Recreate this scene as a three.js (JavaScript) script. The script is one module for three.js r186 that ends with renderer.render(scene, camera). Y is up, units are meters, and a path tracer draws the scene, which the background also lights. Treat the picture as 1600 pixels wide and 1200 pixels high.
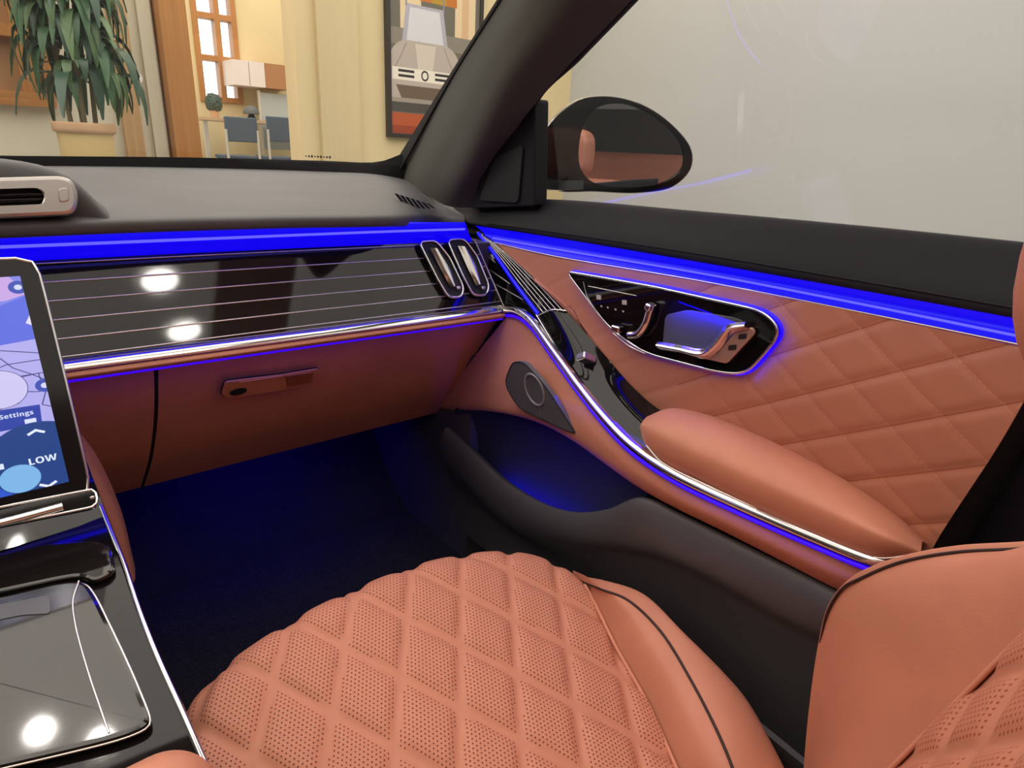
import * as THREE from 'three';
import { RectAreaLightUniformsLib } from 'three/addons/lights/RectAreaLightUniformsLib.js';
import { RoundedBoxGeometry } from 'three/addons/geometries/RoundedBoxGeometry.js';
import { mergeGeometries } from 'three/addons/utils/BufferGeometryUtils.js';

// ------------------------------------------------------------------ camera, sky, large lights, exposure
RectAreaLightUniformsLib.init();
const scene = new THREE.Scene();
const renderer = new THREE.WebGLRenderer({ antialias: true });
renderer.toneMapping = THREE.LinearToneMapping;
renderer.toneMappingExposure = 1.88;
renderer.shadowMap.enabled = true;
renderer.shadowMap.type = THREE.PCFSoftShadowMap;

const FOCAL = 988, CX = 800, CY = 600;                    // 1600 x 1200 frame
const CAM = new THREE.Vector3(0.05, 1.08, 0);             // x to the right of the car, y up, -z to the front of the car
const camera = new THREE.PerspectiveCamera(2 * Math.atan(600 / FOCAL) * 180 / Math.PI, 4 / 3, 0.02, 60);
// car axes in camera coordinates (right, down, forward), from the vanishing points of the dashboard and the door
const AX = new THREE.Vector3(2050 - CX, 300 - CY, FOCAL).normalize();
const AF = new THREE.Vector3(-80 - CX, 190 - CY, FOCAL).normalize();
AF.addScaledVector(AX, -AF.dot(AX)).normalize();
const AZ = AF.clone().negate();
const AY = new THREE.Vector3().crossVectors(AZ, AX);
{
  const right = new THREE.Vector3(AX.x, AY.x, AZ.x), up = new THREE.Vector3(-AX.y, -AY.y, -AZ.y), back = new THREE.Vector3(-AX.z, -AY.z, -AZ.z);
  camera.position.copy(CAM);
  camera.quaternion.setFromRotationMatrix(new THREE.Matrix4().makeBasis(right, up, back));
  camera.updateMatrixWorld(true);
}
scene.add(camera);
scene.background = new THREE.Color().setRGB(1.5, 1.6, 1.6);

const V = (x, y, z) => new THREE.Vector3(x, y, z);
function rayAt(u, v) {
  const d = V(u - CX, v - CY, FOCAL);
  return V(AX.dot(d), AY.dot(d), AZ.dot(d));
}
// the point of the surface x = c, y = c or z = c that a pixel of the photograph shows
const on = (axis) => (u, v, c) => { const d = rayAt(u, v); return CAM.clone().addScaledVector(d, (c - CAM[axis]) / d[axis]); };
const ox = on('x'), oy = on('y'), oz = on('z');
const rowX = (a) => a.map((p) => ox(...p)), rowY = (a) => a.map((p) => oy(...p)), rowZ = (a) => a.map((p) => oz(...p));

// luminous ceiling of the showroom: panels of light, each a glowing sheet and an area light of its size
const CEIL_Y = 3.4, PANEL_GLOW = 0.30, PANEL_LIGHT = 0.85;
const BLUE = new THREE.Color().setRGB(0.004, 0.0, 1.0);
function areaLight(p, dir, w, h, color, intensity, up = V(0, 1, 0)) {
  const l = new THREE.RectAreaLight(color, intensity, w, h);
  l.position.copy(p);
  const m = new THREE.Matrix4().lookAt(V(0, 0, 0), dir, up);       // the light shines along its -z
  l.quaternion.setFromRotationMatrix(m);
  scene.add(l);
  return l;
}

// a long narrow light lying between two points of a light strip
function stripLight(a, b, dir, h, intensity) {
  const al = b.clone().sub(a).normalize(), n = dir.clone().normalize();
  return areaLight(a.clone().lerp(b, 0.5), n, a.distanceTo(b), h, BLUE, intensity, al.clone().cross(n).normalize());
}

// ------------------------------------------------------------------ seeded noise and textures
function rng(seed) { let s = seed >>> 0; return () => { s = (s + 0x6D2B79F5) | 0; let t = Math.imul(s ^ (s >>> 15), 1 | s); t = (t + Math.imul(t ^ (t >>> 7), 61 | t)) ^ t; return ((t ^ (t >>> 14)) >>> 0) / 4294967296; }; }
function tileNoise(n, cells, seed) {
  const r = rng(seed), g = Array.from({ length: cells * cells }, () => r()), out = new Float32Array(n * n), s = (t) => t * t * (3 - 2 * t);
  for (let y = 0; y < n; y++) for (let x = 0; x < n; x++) {
    const fx = x / n * cells, fy = y / n * cells, x0 = Math.floor(fx), y0 = Math.floor(fy), tx = s(fx - x0), ty = s(fy - y0);
    const a = g[y0 % cells * cells + x0 % cells], b = g[y0 % cells * cells + (x0 + 1) % cells], c = g[(y0 + 1) % cells * cells + x0 % cells], d = g[(y0 + 1) % cells * cells + (x0 + 1) % cells];
    out[y * n + x] = (a + (b - a) * tx) * (1 - ty) + (c + (d - c) * tx) * ty;
  }
  return out;
}
function dataTex(n, fn, srgb, repeat = 1) {
  const d = new Uint8Array(n * n * 4);
  for (let i = 0; i < n * n; i++) { const c = fn(i % n, Math.floor(i / n), i); d[i * 4] = c[0]; d[i * 4 + 1] = c[1]; d[i * 4 + 2] = c[2]; d[i * 4 + 3] = 255; }
  const t = new THREE.DataTexture(d, n, n, THREE.RGBAFormat);
  t.wrapS = t.wrapT = THREE.RepeatWrapping; t.magFilter = THREE.LinearFilter; t.minFilter = THREE.LinearMipmapLinearFilter; t.generateMipmaps = true;
  t.repeat.set(repeat, repeat);
  if (srgb) t.colorSpace = THREE.SRGBColorSpace;
  t.needsUpdate = true;
  return t;
}
const nA = tileNoise(256, 64, 11), nB = tileNoise(256, 24, 12), nC = tileNoise(256, 6, 13), nD = tileNoise(256, 128, 14);
const leatherBump = dataTex(256, (x, y, i) => { const v = 255 * (0.45 * nA[i] + 0.3 * nB[i] + 0.25 * nD[i]); return [v, v, v]; }, false, 12);
const leatherTint = dataTex(256, (x, y, i) => { const v = 232 + 18 * nC[i] + 5 * nB[i]; return [v, v, v]; }, true, 3);
const carpetBump = dataTex(256, (x, y, i) => { const v = 255 * (0.6 * nD[i] + 0.4 * nA[i]); return [v, v, v]; }, false, 8);
const carpetTint = dataTex(256, (x, y, i) => { const v = 150 + 90 * nD[i] + 15 * nC[i]; return [v, v, v]; }, true, 8);
const wallTint = dataTex(256, (x, y, i) => { const v = 240 + 10 * nC[i] + 5 * nB[i]; return [v, v, v]; }, true, 0.6);
const woodTint = dataTex(256, (x, y, i) => { const k = nC[(Math.floor(y / 8) % 256) * 256 + x], v = 205 + 40 * k + 10 * nA[(y >> 3) * 256 + x]; return [v, v * 0.985, v * 0.97]; }, true, 2);

const rgb = (r, g, b) => new THREE.Color().setRGB(r, g, b);
const std = (o) => new THREE.MeshStandardMaterial({ side: THREE.DoubleSide, ...o });
const phy = (o) => new THREE.MeshPhysicalMaterial({ side: THREE.DoubleSide, ...o });
const M = {
  leather: phy({ color: rgb(0.66, 0.262, 0.158), roughness: 0.48, bumpMap: leatherBump, bumpScale: 0.00012, map: leatherTint, specularIntensity: 0.7 }),
  stitch: std({ color: rgb(0.66, 0.27, 0.165), roughness: 0.8 }),
  piping: std({ color: rgb(0.03, 0.012, 0.01), roughness: 0.6 }),
  greyPad: phy({ color: rgb(0.108, 0.107, 0.112), roughness: 0.6, bumpMap: leatherBump, bumpScale: 0.0001, map: leatherTint }),
  doorPad: phy({ color: rgb(0.010, 0.0095, 0.015), roughness: 0.62, specularIntensity: 0.55, bumpMap: leatherBump, bumpScale: 0.0001, map: leatherTint }),
  pillar: std({ color: rgb(0.088, 0.088, 0.077), roughness: 0.9, bumpMap: carpetBump, bumpScale: 0.0002 }),
  plastic: phy({ color: rgb(0.075, 0.070, 0.070), roughness: 0.48, bumpMap: leatherBump, bumpScale: 0.0001 }),
  black: std({ color: rgb(0.01, 0.01, 0.012), roughness: 0.6 }),
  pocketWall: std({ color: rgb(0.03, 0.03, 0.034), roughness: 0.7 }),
  seam: std({ color: rgb(0.006, 0.005, 0.006), roughness: 0.8 }),
  carpet: std({ color: rgb(0.035, 0.035, 0.038), roughness: 1, bumpMap: carpetBump, bumpScale: 0.003, map: carpetTint }),
  gloss: phy({ color: rgb(0.006, 0.005, 0.005), roughness: 0.04, ior: 1.42 }),
  glossTrim: phy({ color: rgb(0.012, 0.010, 0.009), roughness: 0.045, ior: 1.6 }),
  glossLid: phy({ color: rgb(0.012, 0.010, 0.009), roughness: 0.05, ior: 1.65 }),
  chrome: std({ color: rgb(0.86, 0.84, 0.82), roughness: 0.14, metalness: 1 }),
  satin: std({ color: rgb(0.72, 0.70, 0.68), roughness: 0.32, metalness: 1 }),
  pin: std({ color: rgb(0.80, 0.74, 0.68), roughness: 0.3, metalness: 1 }),
  glass: phy({ color: rgb(0.985, 0.985, 0.975), roughness: 0, transmission: 1, thickness: 0, ior: 1.5 }),
  mirror: std({ color: rgb(0.82, 0.83, 0.86), roughness: 0.01, metalness: 1 }),
  paint: phy({ color: rgb(0.006, 0.006, 0.009), roughness: 0.25, clearcoat: 1, clearcoatRoughness: 0.02 }),
  blueGlow: std({ color: rgb(0, 0, 0.05), roughness: 0.4, emissive: BLUE, emissiveIntensity: 0.46 }),
  blueLine: std({ color: rgb(0, 0, 0.05), roughness: 0.4, emissive: rgb(0.10, 0.09, 1.0), emissiveIntensity: 0.75 }),
  blueThin: std({ color: rgb(0, 0, 0.05), roughness: 0.4, emissive: rgb(0.05, 0.0, 1.0), emissiveIntensity: 0.46 }),
  blueHalo: std({ color: rgb(0, 0, 0.05), roughness: 0.4, emissive: BLUE, emissiveIntensity: 2.2 }),
  grille: std({ color: rgb(0.30, 0.29, 0.29), roughness: 0.5, metalness: 0.3 }),
};

// ------------------------------------------------------------------ names, things and geometry helpers
const taken = new Map();
function numbered(name) { const k = taken.get(name) || 0; taken.set(name, k + 1); return k ? name + '_' + String(k).padStart(3, '0') : name; }
function shadow(o) { o.castShadow = o.receiveShadow = true; return o; }
function part(name, g, m, parent, label) { const o = shadow(new THREE.Mesh(g, m)); o.name = name; if (label) o.userData.label = label; parent.add(o); return o; }
function thing(name, label, category, group, kind) {
  const o = new THREE.Group(); o.name = numbered(name); o.userData = { label, category };
  if (group) o.userData.group = group;
  if (kind) o.userData.kind = kind;
  scene.add(o); return o;
}
function solo(name, g, m, label, category, kind, group) {
  const o = shadow(new THREE.Mesh(g, m)); o.name = numbered(name); o.userData = { label, category };
  if (kind) o.userData.kind = kind;
  if (group) o.userData.group = group;
  scene.add(o); return o;
}
const merge = (...g) => mergeGeometries(g.flat().map((k) => { const c = k.index ? k.toNonIndexed() : k.clone(); for (const n of Object.keys(c.attributes)) if (!['position', 'normal', 'uv'].includes(n)) c.deleteAttribute(n); return c; }));
function resample(row, n) {
  if (row.length === n + 1 && row.dense) return row;
  const c = new THREE.CatmullRomCurve3(row, false, 'centripetal');
  c.arcLengthDivisions = 400;
  return Array.from({ length: n + 1 }, (_, i) => c.getPointAt(i / n));
}
// a smooth sheet through rows of points, closed to a solid of the given thickness on its far side
function loft(rows, { nu = 40, nv = 16, flip = false, thick = 0.006, disp = null, uvFn = null, linear = false } = {}) {
  const R = rows.map((r) => resample(r, nu));
  const grid = [];
  for (let j = 0; j <= nv; j++) grid.push([]);
  for (let i = 0; i <= nu; i++) {
    const col = R.map((r) => r[i]);
    if (col.length === 2 || linear) {
      for (let j = 0; j <= nv; j++) { const t = j / nv * (col.length - 1), k = Math.min(Math.floor(t), col.length - 2); grid[j].push(col[k].clone().lerp(col[k + 1], t - k)); }
    } else {
      const c = new THREE.CatmullRomCurve3(col, false, 'centripetal');
      for (let j = 0; j <= nv; j++) grid[j].push(c.getPoint(j / nv));
    }
  }
  return sheet(grid, { flip, thick, disp, uvFn });
}
function sheet(grid, { flip = false, thick = 0.006, disp = null, uvFn = null } = {}) {
  const nv = grid.length - 1, nu = grid[0].length - 1, nor = (g) => g.map((r, j) => r.map((p, i) => {
    const a = g[j][Math.min(i + 1, nu)].clone().sub(g[j][Math.max(i - 1, 0)]), b = g[Math.min(j + 1, nv)][i].clone().sub(g[Math.max(j - 1, 0)][i]);
    const n = a.cross(b); if (n.lengthSq() < 1e-18) n.set(0, 1, 0);
    return n.normalize().multiplyScalar(flip ? -1 : 1);
  }));
  let N = nor(grid);
  const base = grid;
  if (disp) { grid = grid.map((r, j) => r.map((p, i) => p.clone().addScaledVector(N[j][i], disp(p, i / nu, j / nv)))); }
  const NN = disp ? nor(grid) : N;
  const pos = [], no = [], uv = [], idx = [];
  const W = nu + 1, H = nv + 1;
  const lu = [0], lv = [0], mj = Math.floor(nv / 2), mi = Math.floor(nu / 2);
  for (let i = 1; i <= nu; i++) lu.push(lu[i - 1] + base[mj][i].distanceTo(base[mj][i - 1]));
  for (let j = 1; j <= nv; j++) lv.push(lv[j - 1] + base[j][mi].distanceTo(base[j - 1][mi]));
  const put = (p, n, i, j) => { pos.push(p.x, p.y, p.z); no.push(n.x, n.y, n.z); const q = uvFn ? uvFn(base[j][i], i / nu, j / nv) : [lu[i], lv[j]]; uv.push(q[0], q[1]); };
  for (let j = 0; j < H; j++) for (let i = 0; i < W; i++) put(grid[j][i], NN[j][i], i, j);
  const quad = (a, b, c, d, f) => f ? idx.push(a, c, b, b, c, d) : idx.push(a, b, c, b, d, c);
  for (let j = 0; j < nv; j++) for (let i = 0; i < nu; i++) quad(j * W + i, j * W + i + 1, (j + 1) * W + i, (j + 1) * W + i + 1, flip);
  if (thick) {
    const back = base.map((r, j) => r.map((p, i) => p.clone().addScaledVector(N[j][i], -thick)));
    const o = pos.length / 3;
    for (let j = 0; j < H; j++) for (let i = 0; i < W; i++) put(back[j][i], N[j][i].clone().negate(), i, j);
    for (let j = 0; j < nv; j++) for (let i = 0; i < nu; i++) quad(o + j * W + i, o + j * W + i + 1, o + (j + 1) * W + i, o + (j + 1) * W + i + 1, !flip);
    const edge = (list) => {
      for (let k = 0; k + 1 < list.length; k++) {
        const [i0, j0] = list[k], [i1, j1] = list[k + 1];
        const a = grid[j0][i0], b = grid[j1][i1], c = back[j0][i0], d = back[j1][i1];
        const n = b.clone().sub(a).cross(c.clone().sub(a)).normalize();
        const s = pos.length / 3;
        put(a, n, i0, j0); put(b, n, i1, j1); put(c, n, i0, j0); put(d, n, i1, j1);
        idx.push(s, s + 1, s + 2, s + 1, s + 3, s + 2);
      }
    };
    const li = (j) => Array.from({ length: W }, (_, i) => [i, j]), lj = (i) => Array.from({ length: H }, (_, j) => [i, j]);
    edge(li(0)); edge(li(nv)); edge(lj(0)); edge(lj(nu));
  }
  const g = new THREE.BufferGeometry();
  g.setAttribute('position', new THREE.Float32BufferAttribute(pos, 3));
  g.setAttribute('normal', new THREE.Float32BufferAttribute(no, 3));
  g.setAttribute('uv', new THREE.Float32BufferAttribute(uv, 2));
  g.setIndex(idx);
  return g;
}
const tube = (pts, r, { closed = false, n = 0, k = 8, tension } = {}) => new THREE.TubeGeometry(new THREE.CatmullRomCurve3(pts, closed, 'centripetal'), n || Math.max(8, pts.length * 8), r, k, closed);
const box = (w, h, d, x = 0, y = 0, z = 0, r = 0) => { const g = r ? new RoundedBoxGeometry(w, h, d, 3, r) : new THREE.BoxGeometry(w, h, d); g.translate(x, y, z); return g; };
const between = (x0, x1, y0, y1, z0, z1, r = 0) => box(x1 - x0, y1 - y0, z1 - z0, (x0 + x1) / 2, (y0 + y1) / 2, (z0 + z1) / 2, r);
// outline with rounded corners, as points
function roundOutline(pts, r, seg = 5) {
  const out = [], n = pts.length;
  for (let i = 0; i < n; i++) {
    const p = pts[i], a = pts[(i + n - 1) % n], b = pts[(i + 1) % n], rr = Array.isArray(r) ? r[i] : r;
    const da = [a[0] - p[0], a[1] - p[1]], db = [b[0] - p[0], b[1] - p[1]], la = Math.hypot(...da), lb = Math.hypot(...db);
    const ra = Math.min(rr, la * 0.48), rb = Math.min(rr, lb * 0.48);
    const s = [p[0] + da[0] / la * ra, p[1] + da[1] / la * ra], e = [p[0] + db[0] / lb * rb, p[1] + db[1] / lb * rb];
    for (let k = 0; k <= seg; k++) { const t = k / seg, u = 1 - t; out.push([u * u * s[0] + 2 * u * t * p[0] + t * t * e[0], u * u * s[1] + 2 * u * t * p[1] + t * t * e[1]]); }
  }
  return out;
}
// a flat frame of reference: o + a*e1 + b*e2, facing e1 x e2
function frame(o, e1, e2) {
  e1 = e1.clone().normalize(); const n = e1.clone().cross(e2).normalize(); e2 = n.clone().cross(e1).normalize();
  return { o, e1, e2, n,
    to: (p) => { const d = p.clone().sub(o); return [d.dot(e1), d.dot(e2)]; },
    at: (a, b, c = 0) => o.clone().addScaledVector(e1, a).addScaledVector(e2, b).addScaledVector(n, c),
    hit: (u, v) => { const d = rayAt(u, v), t = o.clone().sub(CAM).dot(n) / d.dot(n), p = CAM.clone().addScaledVector(d, t).sub(o); return [p.dot(e1), p.dot(e2)]; },
    matrix: new THREE.Matrix4().makeBasis(e1, e2, n).setPosition(o) };
}
// a plate with the outline (points in the frame), from depth c0 to c1 above the frame, with a small bevel
function plate(fr, outline, c0, c1, bevel = 0.001, holes = []) {
  const s = new THREE.Shape(outline.map((p) => new THREE.Vector2(...p)));
  for (const h of holes) s.holes.push(new THREE.Path(h.map((p) => new THREE.Vector2(...p))));
  const g = new THREE.ExtrudeGeometry(s, { depth: c1 - c0 - 2 * bevel, bevelEnabled: bevel > 0, bevelThickness: bevel, bevelSize: bevel, bevelOffset: -bevel, bevelSegments: 2, curveSegments: 6 });
  g.translate(0, 0, c0 + bevel); g.applyMatrix4(fr.matrix);
  return g;
}
const ring = (fr, outline, c, r, k = 8) => tube(outline.map((p) => fr.at(p[0], p[1], c)), r, { closed: true, n: outline.length * 3, k });
const shrink = (outline, d) => { const cx = outline.reduce((s, p) => s + p[0], 0) / outline.length, cy = outline.reduce((s, p) => s + p[1], 0) / outline.length; return outline.map(([x, y]) => { const l = Math.hypot(x - cx, y - cy); return [x - (x - cx) / l * d, y - (y - cy) / l * d]; }); };

// ------------------------------------------------------------------ the showroom
const W = {
  dark: std({ color: rgb(0.16, 0.155, 0.15), roughness: 0.9, map: wallTint }),
  floor: std({ color: rgb(0.28, 0.27, 0.25), roughness: 0.35, map: wallTint }),
  grey: std({ color: rgb(0.54, 0.55, 0.555), roughness: 0.9, map: wallTint }),
  cream: std({ color: rgb(0.80, 0.66, 0.38), roughness: 0.9, map: wallTint }),
  creamDark: std({ color: rgb(0.70, 0.57, 0.33), roughness: 0.9, map: wallTint }),
  white: std({ color: rgb(0.80, 0.75, 0.58), roughness: 0.85, map: wallTint }),
  ceil: std({ color: rgb(0.75, 0.72, 0.66), roughness: 0.9 }),
  wood: std({ color: rgb(0.60, 0.27, 0.07), roughness: 0.5, map: woodTint }),
  paleWood: std({ color: rgb(0.74, 0.47, 0.22), roughness: 0.55, map: woodTint }),
  pane: phy({ color: rgb(0.42, 0.24, 0.11), roughness: 0.25 }),
  paneRed: phy({ color: rgb(0.50, 0.20, 0.08), roughness: 0.3 }),
  terracotta: std({ color: rgb(0.68, 0.52, 0.24), roughness: 0.85, map: wallTint }),
  rim: std({ color: rgb(0.60, 0.38, 0.22), roughness: 0.8 }),
  soil: std({ color: rgb(0.05, 0.035, 0.02), roughness: 1 }),
  cloth: std({ color: rgb(0.085, 0.115, 0.16), roughness: 0.9 }),
  table: std({ color: rgb(0.60, 0.42, 0.26), roughness: 0.5 }),
  leg: std({ color: rgb(0.7, 0.7, 0.7), roughness: 0.35, metalness: 0.6 }),
  panelGlow: std({ color: rgb(0.8, 0.8, 0.78), roughness: 0.8, emissive: rgb(1.0, 0.93, 0.84), emissiveIntensity: PANEL_GLOW }),
  panelDim: std({ color: rgb(0.8, 0.8, 0.78), roughness: 0.8, emissive: rgb(1.0, 0.93, 0.84), emissiveIntensity: PANEL_GLOW * 0.35 }),
  discGlow: std({ color: rgb(0.8, 0.8, 0.78), roughness: 0.8, emissive: rgb(1.0, 0.96, 0.9), emissiveIntensity: 14 }),
};
solo('floor', between(-6, 4.6, -0.2, 0, -9.6, 7.2), W.floor, 'pale stone showroom floor', 'floor', 'structure');
solo('raised_floor', between(-6, 4.4, 0, 0.45, -9.4, -3.3), W.floor, 'raised floor of the lounge beyond the windshield', 'floor', 'structure');
solo('wall_right', between(4.4, 4.6, 0, CEIL_Y, -9.6, 7.2), W.grey, 'plain grey showroom wall seen through the side window', 'wall', 'structure');
solo('wall_left', between(-6.2, -6, 0, CEIL_Y, -9.6, 7.2), W.dark, 'plain showroom wall on the driver side', 'wall', 'structure');
solo('wall_rear', between(-6, 4.4, 0, CEIL_Y, 7, 7.2), W.dark, 'plain showroom wall behind the car', 'wall', 'structure');
{ // ceiling with luminous panels and round downlights
  solo('ceiling', between(-6.2, 4.6, CEIL_Y, CEIL_Y + 0.2, -9.6, 7.2), W.ceil, 'pale showroom ceiling', 'ceiling', 'structure');
  const hw = 1.43, hz = 1.63, xs = [-2.95, 0, 2.93], zs = [-7.7, -4.35, -1.0, 2.35, 5.4];
  for (const x of xs) for (const z of zs) {
    const rear = z > 2;                                    // the rows behind the car are dimmed
    const glow = rear ? W.panelDim : W.panelGlow;
    const t = thing('ceiling_light', z > 2 ? 'dimmed square luminous panel in the showroom ceiling behind the car' : z > -2 ? 'square luminous panel in the showroom ceiling above the car' : 'square luminous panel in the showroom ceiling ahead of the car', 'ceiling light', 'luminous ceiling panels');
    part('diffuser', between(x - hw, x + hw, CEIL_Y - 0.03, CEIL_Y - 0.01, z - hz, z + hz), glow, t);
    part('frame', merge(between(x - hw - 0.02, x + hw + 0.02, CEIL_Y - 0.04, CEIL_Y, z - hz - 0.02, z - hz), between(x - hw - 0.02, x + hw + 0.02, CEIL_Y - 0.04, CEIL_Y, z + hz, z + hz + 0.02), between(x - hw - 0.02, x - hw, CEIL_Y - 0.04, CEIL_Y, z - hz, z + hz), between(x + hw, x + hw + 0.02, CEIL_Y - 0.04, CEIL_Y, z - hz, z + hz)), W.ceil, t);
    areaLight(V(x, CEIL_Y - 0.035, z), V(0, -1, 0), 2 * hw, 2 * hz, rgb(1.0, 0.93, 0.84), rear ? PANEL_LIGHT * 0.35 : PANEL_LIGHT * 1.15, V(0, 0, 1));
  }
}
for (const [x, z, r, lab] of [[0.88, 1.54, 0.10, 'round downlight in the ceiling above the passenger seat'], [1.03, 2.03, 0.10, 'round downlight in the ceiling behind the one above the passenger seat'], [-0.13, -1.77, 0.055, 'small round downlight in the ceiling above the bonnet, driver side of its pair'], [0.06, -1.62, 0.05, 'small round downlight in the ceiling above the bonnet, passenger side of its pair'], [0.13, -2.56, 0.04, 'small round downlight in the ceiling ahead of the bonnet pair'], [-0.12, -2.46, 0.04, 'small round downlight in the ceiling ahead of the bonnet pair, driver side']]) {
  const t = thing('ceiling_downlight', lab, 'downlight', 'round ceiling downlights');
  const g = new THREE.CylinderGeometry(r, r, 0.012, 32); g.translate(x, CEIL_Y - 0.046, z); part('lens', g, W.discGlow, t);
  const g2 = new THREE.TorusGeometry(r + 0.006, 0.008, 8, 32); g2.rotateX(Math.PI / 2); g2.translate(x, CEIL_Y - 0.044, z); part('trim_ring', g2, M.satin, t);
  const l = new THREE.SpotLight(rgb(1, 0.95, 0.88), 0.4, 0, 0.9, 0.5); l.position.set(x, CEIL_Y - 0.06, z); l.target.position.set(x, 0, z); l.castShadow = true; scene.add(l, l.target);
}
const ZB = -4.5, ZF = -8.6;
{ // wall with the picture, right of the opening
  const xo = oz(463, 100, ZB).x, xa = oz(493, 100, ZB).x, xb = oz(556, 100, ZB).x;
  const w = solo('wall_back', between(xo, 4.4, 0.45, CEIL_Y, ZB - 0.2, ZB), W.cream, 'yellow cream wall carrying the framed car picture', 'wall', 'structure');
  part('pilaster', between(xa, xb, 0.45, CEIL_Y, ZB - 0.01, ZB + 0.05), W.creamDark, w, 'shallow tan pilaster');
  solo('wall_far', between(-2, 4.4, 0.45, CEIL_Y, ZF - 0.2, ZF), W.cream, 'cream end wall of the meeting corner', 'wall', 'structure');
}
let winFar;
{ // cut-out in the far wall is replaced by a bright glazed window standing on it
  const s = scene.getObjectByName('wall_far'); scene.remove(s); taken.delete('wall_far');
  const a = oz(298, 20, ZF), b = oz(380, 163, ZF), x0 = a.x, x1 = b.x, y1 = 2.85, y0 = b.y;
  const wl = solo('wall_far', merge(between(-2, x0, 0.45, CEIL_Y, ZF - 0.2, ZF), between(x1, 4.4, 0.45, CEIL_Y, ZF - 0.2, ZF), between(x0, x1, 0.45, y0, ZF - 0.2, ZF), between(x0, x1, y1, CEIL_Y, ZF - 0.2, ZF)), W.cream, 'cream end wall of the meeting corner', 'wall', 'structure');
  const w = thing('window_1', 'tall wooden framed window behind the meeting table', 'window', null, 'structure'); winFar = w;
  const t = 0.06, f = (n, xa, xb, ya, yb) => part(n, between(xa, xb, ya, yb, ZF - 0.12, ZF + 0.03), W.wood, w);
  f('stile', x0, x0 + t, y0, y1); f('stile', x1 - t, x1, y0, y1); f('rail', x0 + t, x1 - t, y0, y0 + t); f('rail', x0 + t, x1 - t, y1 - t, y1);
  const ym = oz(340, 92, ZF).y, yt = oz(340, 27, ZF).y, xm = x0 + 0.27;
  f('stile', xm - 0.03, xm + 0.03, y0 + t, y1 - t);
  for (const y of [ym, yt]) { f('rail', x0 + t, xm - 0.03, y - 0.03, y + 0.03); f('rail', xm + 0.03, x1 - t, y - 0.03, y + 0.03); }
  const ys = [y0 + t, ym - 0.03, ym + 0.03, yt - 0.03, yt + 0.03, y1 - t];
  for (let k = 0; k < 3; k++) for (const [xa, xb] of [[x0 + t, xm - 0.03], [xm + 0.03, x1 - t]]) { const g = new THREE.PlaneGeometry(xb - xa, ys[2 * k + 1] - ys[2 * k]); g.translate((xa + xb) / 2, (ys[2 * k] + ys[2 * k + 1]) / 2, ZF - 0.05); part('pane', g, M.glass, w); }
  // low hedge and lawn outside
  solo('ground_outside', between(-6, 14, -0.2, 0.0, -30, -9.7), std({ color: rgb(0.55, 0.58, 0.5), roughness: 1 }), 'pale paved ground outside the far window', 'ground', 'structure');
  const r = rng(5);
  for (let k = 0; k < 4; k++) {
    const g = new THREE.IcosahedronGeometry(1, 3), p = g.attributes.position;
    for (let i = 0; i < p.count; i++) { const q = 0.85 + 0.25 * Math.sin(p.getX(i) * 9 + k) * Math.cos(p.getY(i) * 8 + p.getZ(i) * 7); p.setXYZ(i, p.getX(i) * q * 1.3, p.getY(i) * q * 0.8, p.getZ(i) * q * 0.7); }
    g.computeVertexNormals(); g.translate(-1.5 + k * 3.4, 0.68, -14.5 - r() * 0.8);
    solo('garden_shrub', g, std({ color: rgb(0.10, 0.26, 0.12), roughness: 0.9 }), 'round green shrub growing outside the far window', 'shrub', null, 'shrubs outside the far window');
  }
}
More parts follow.
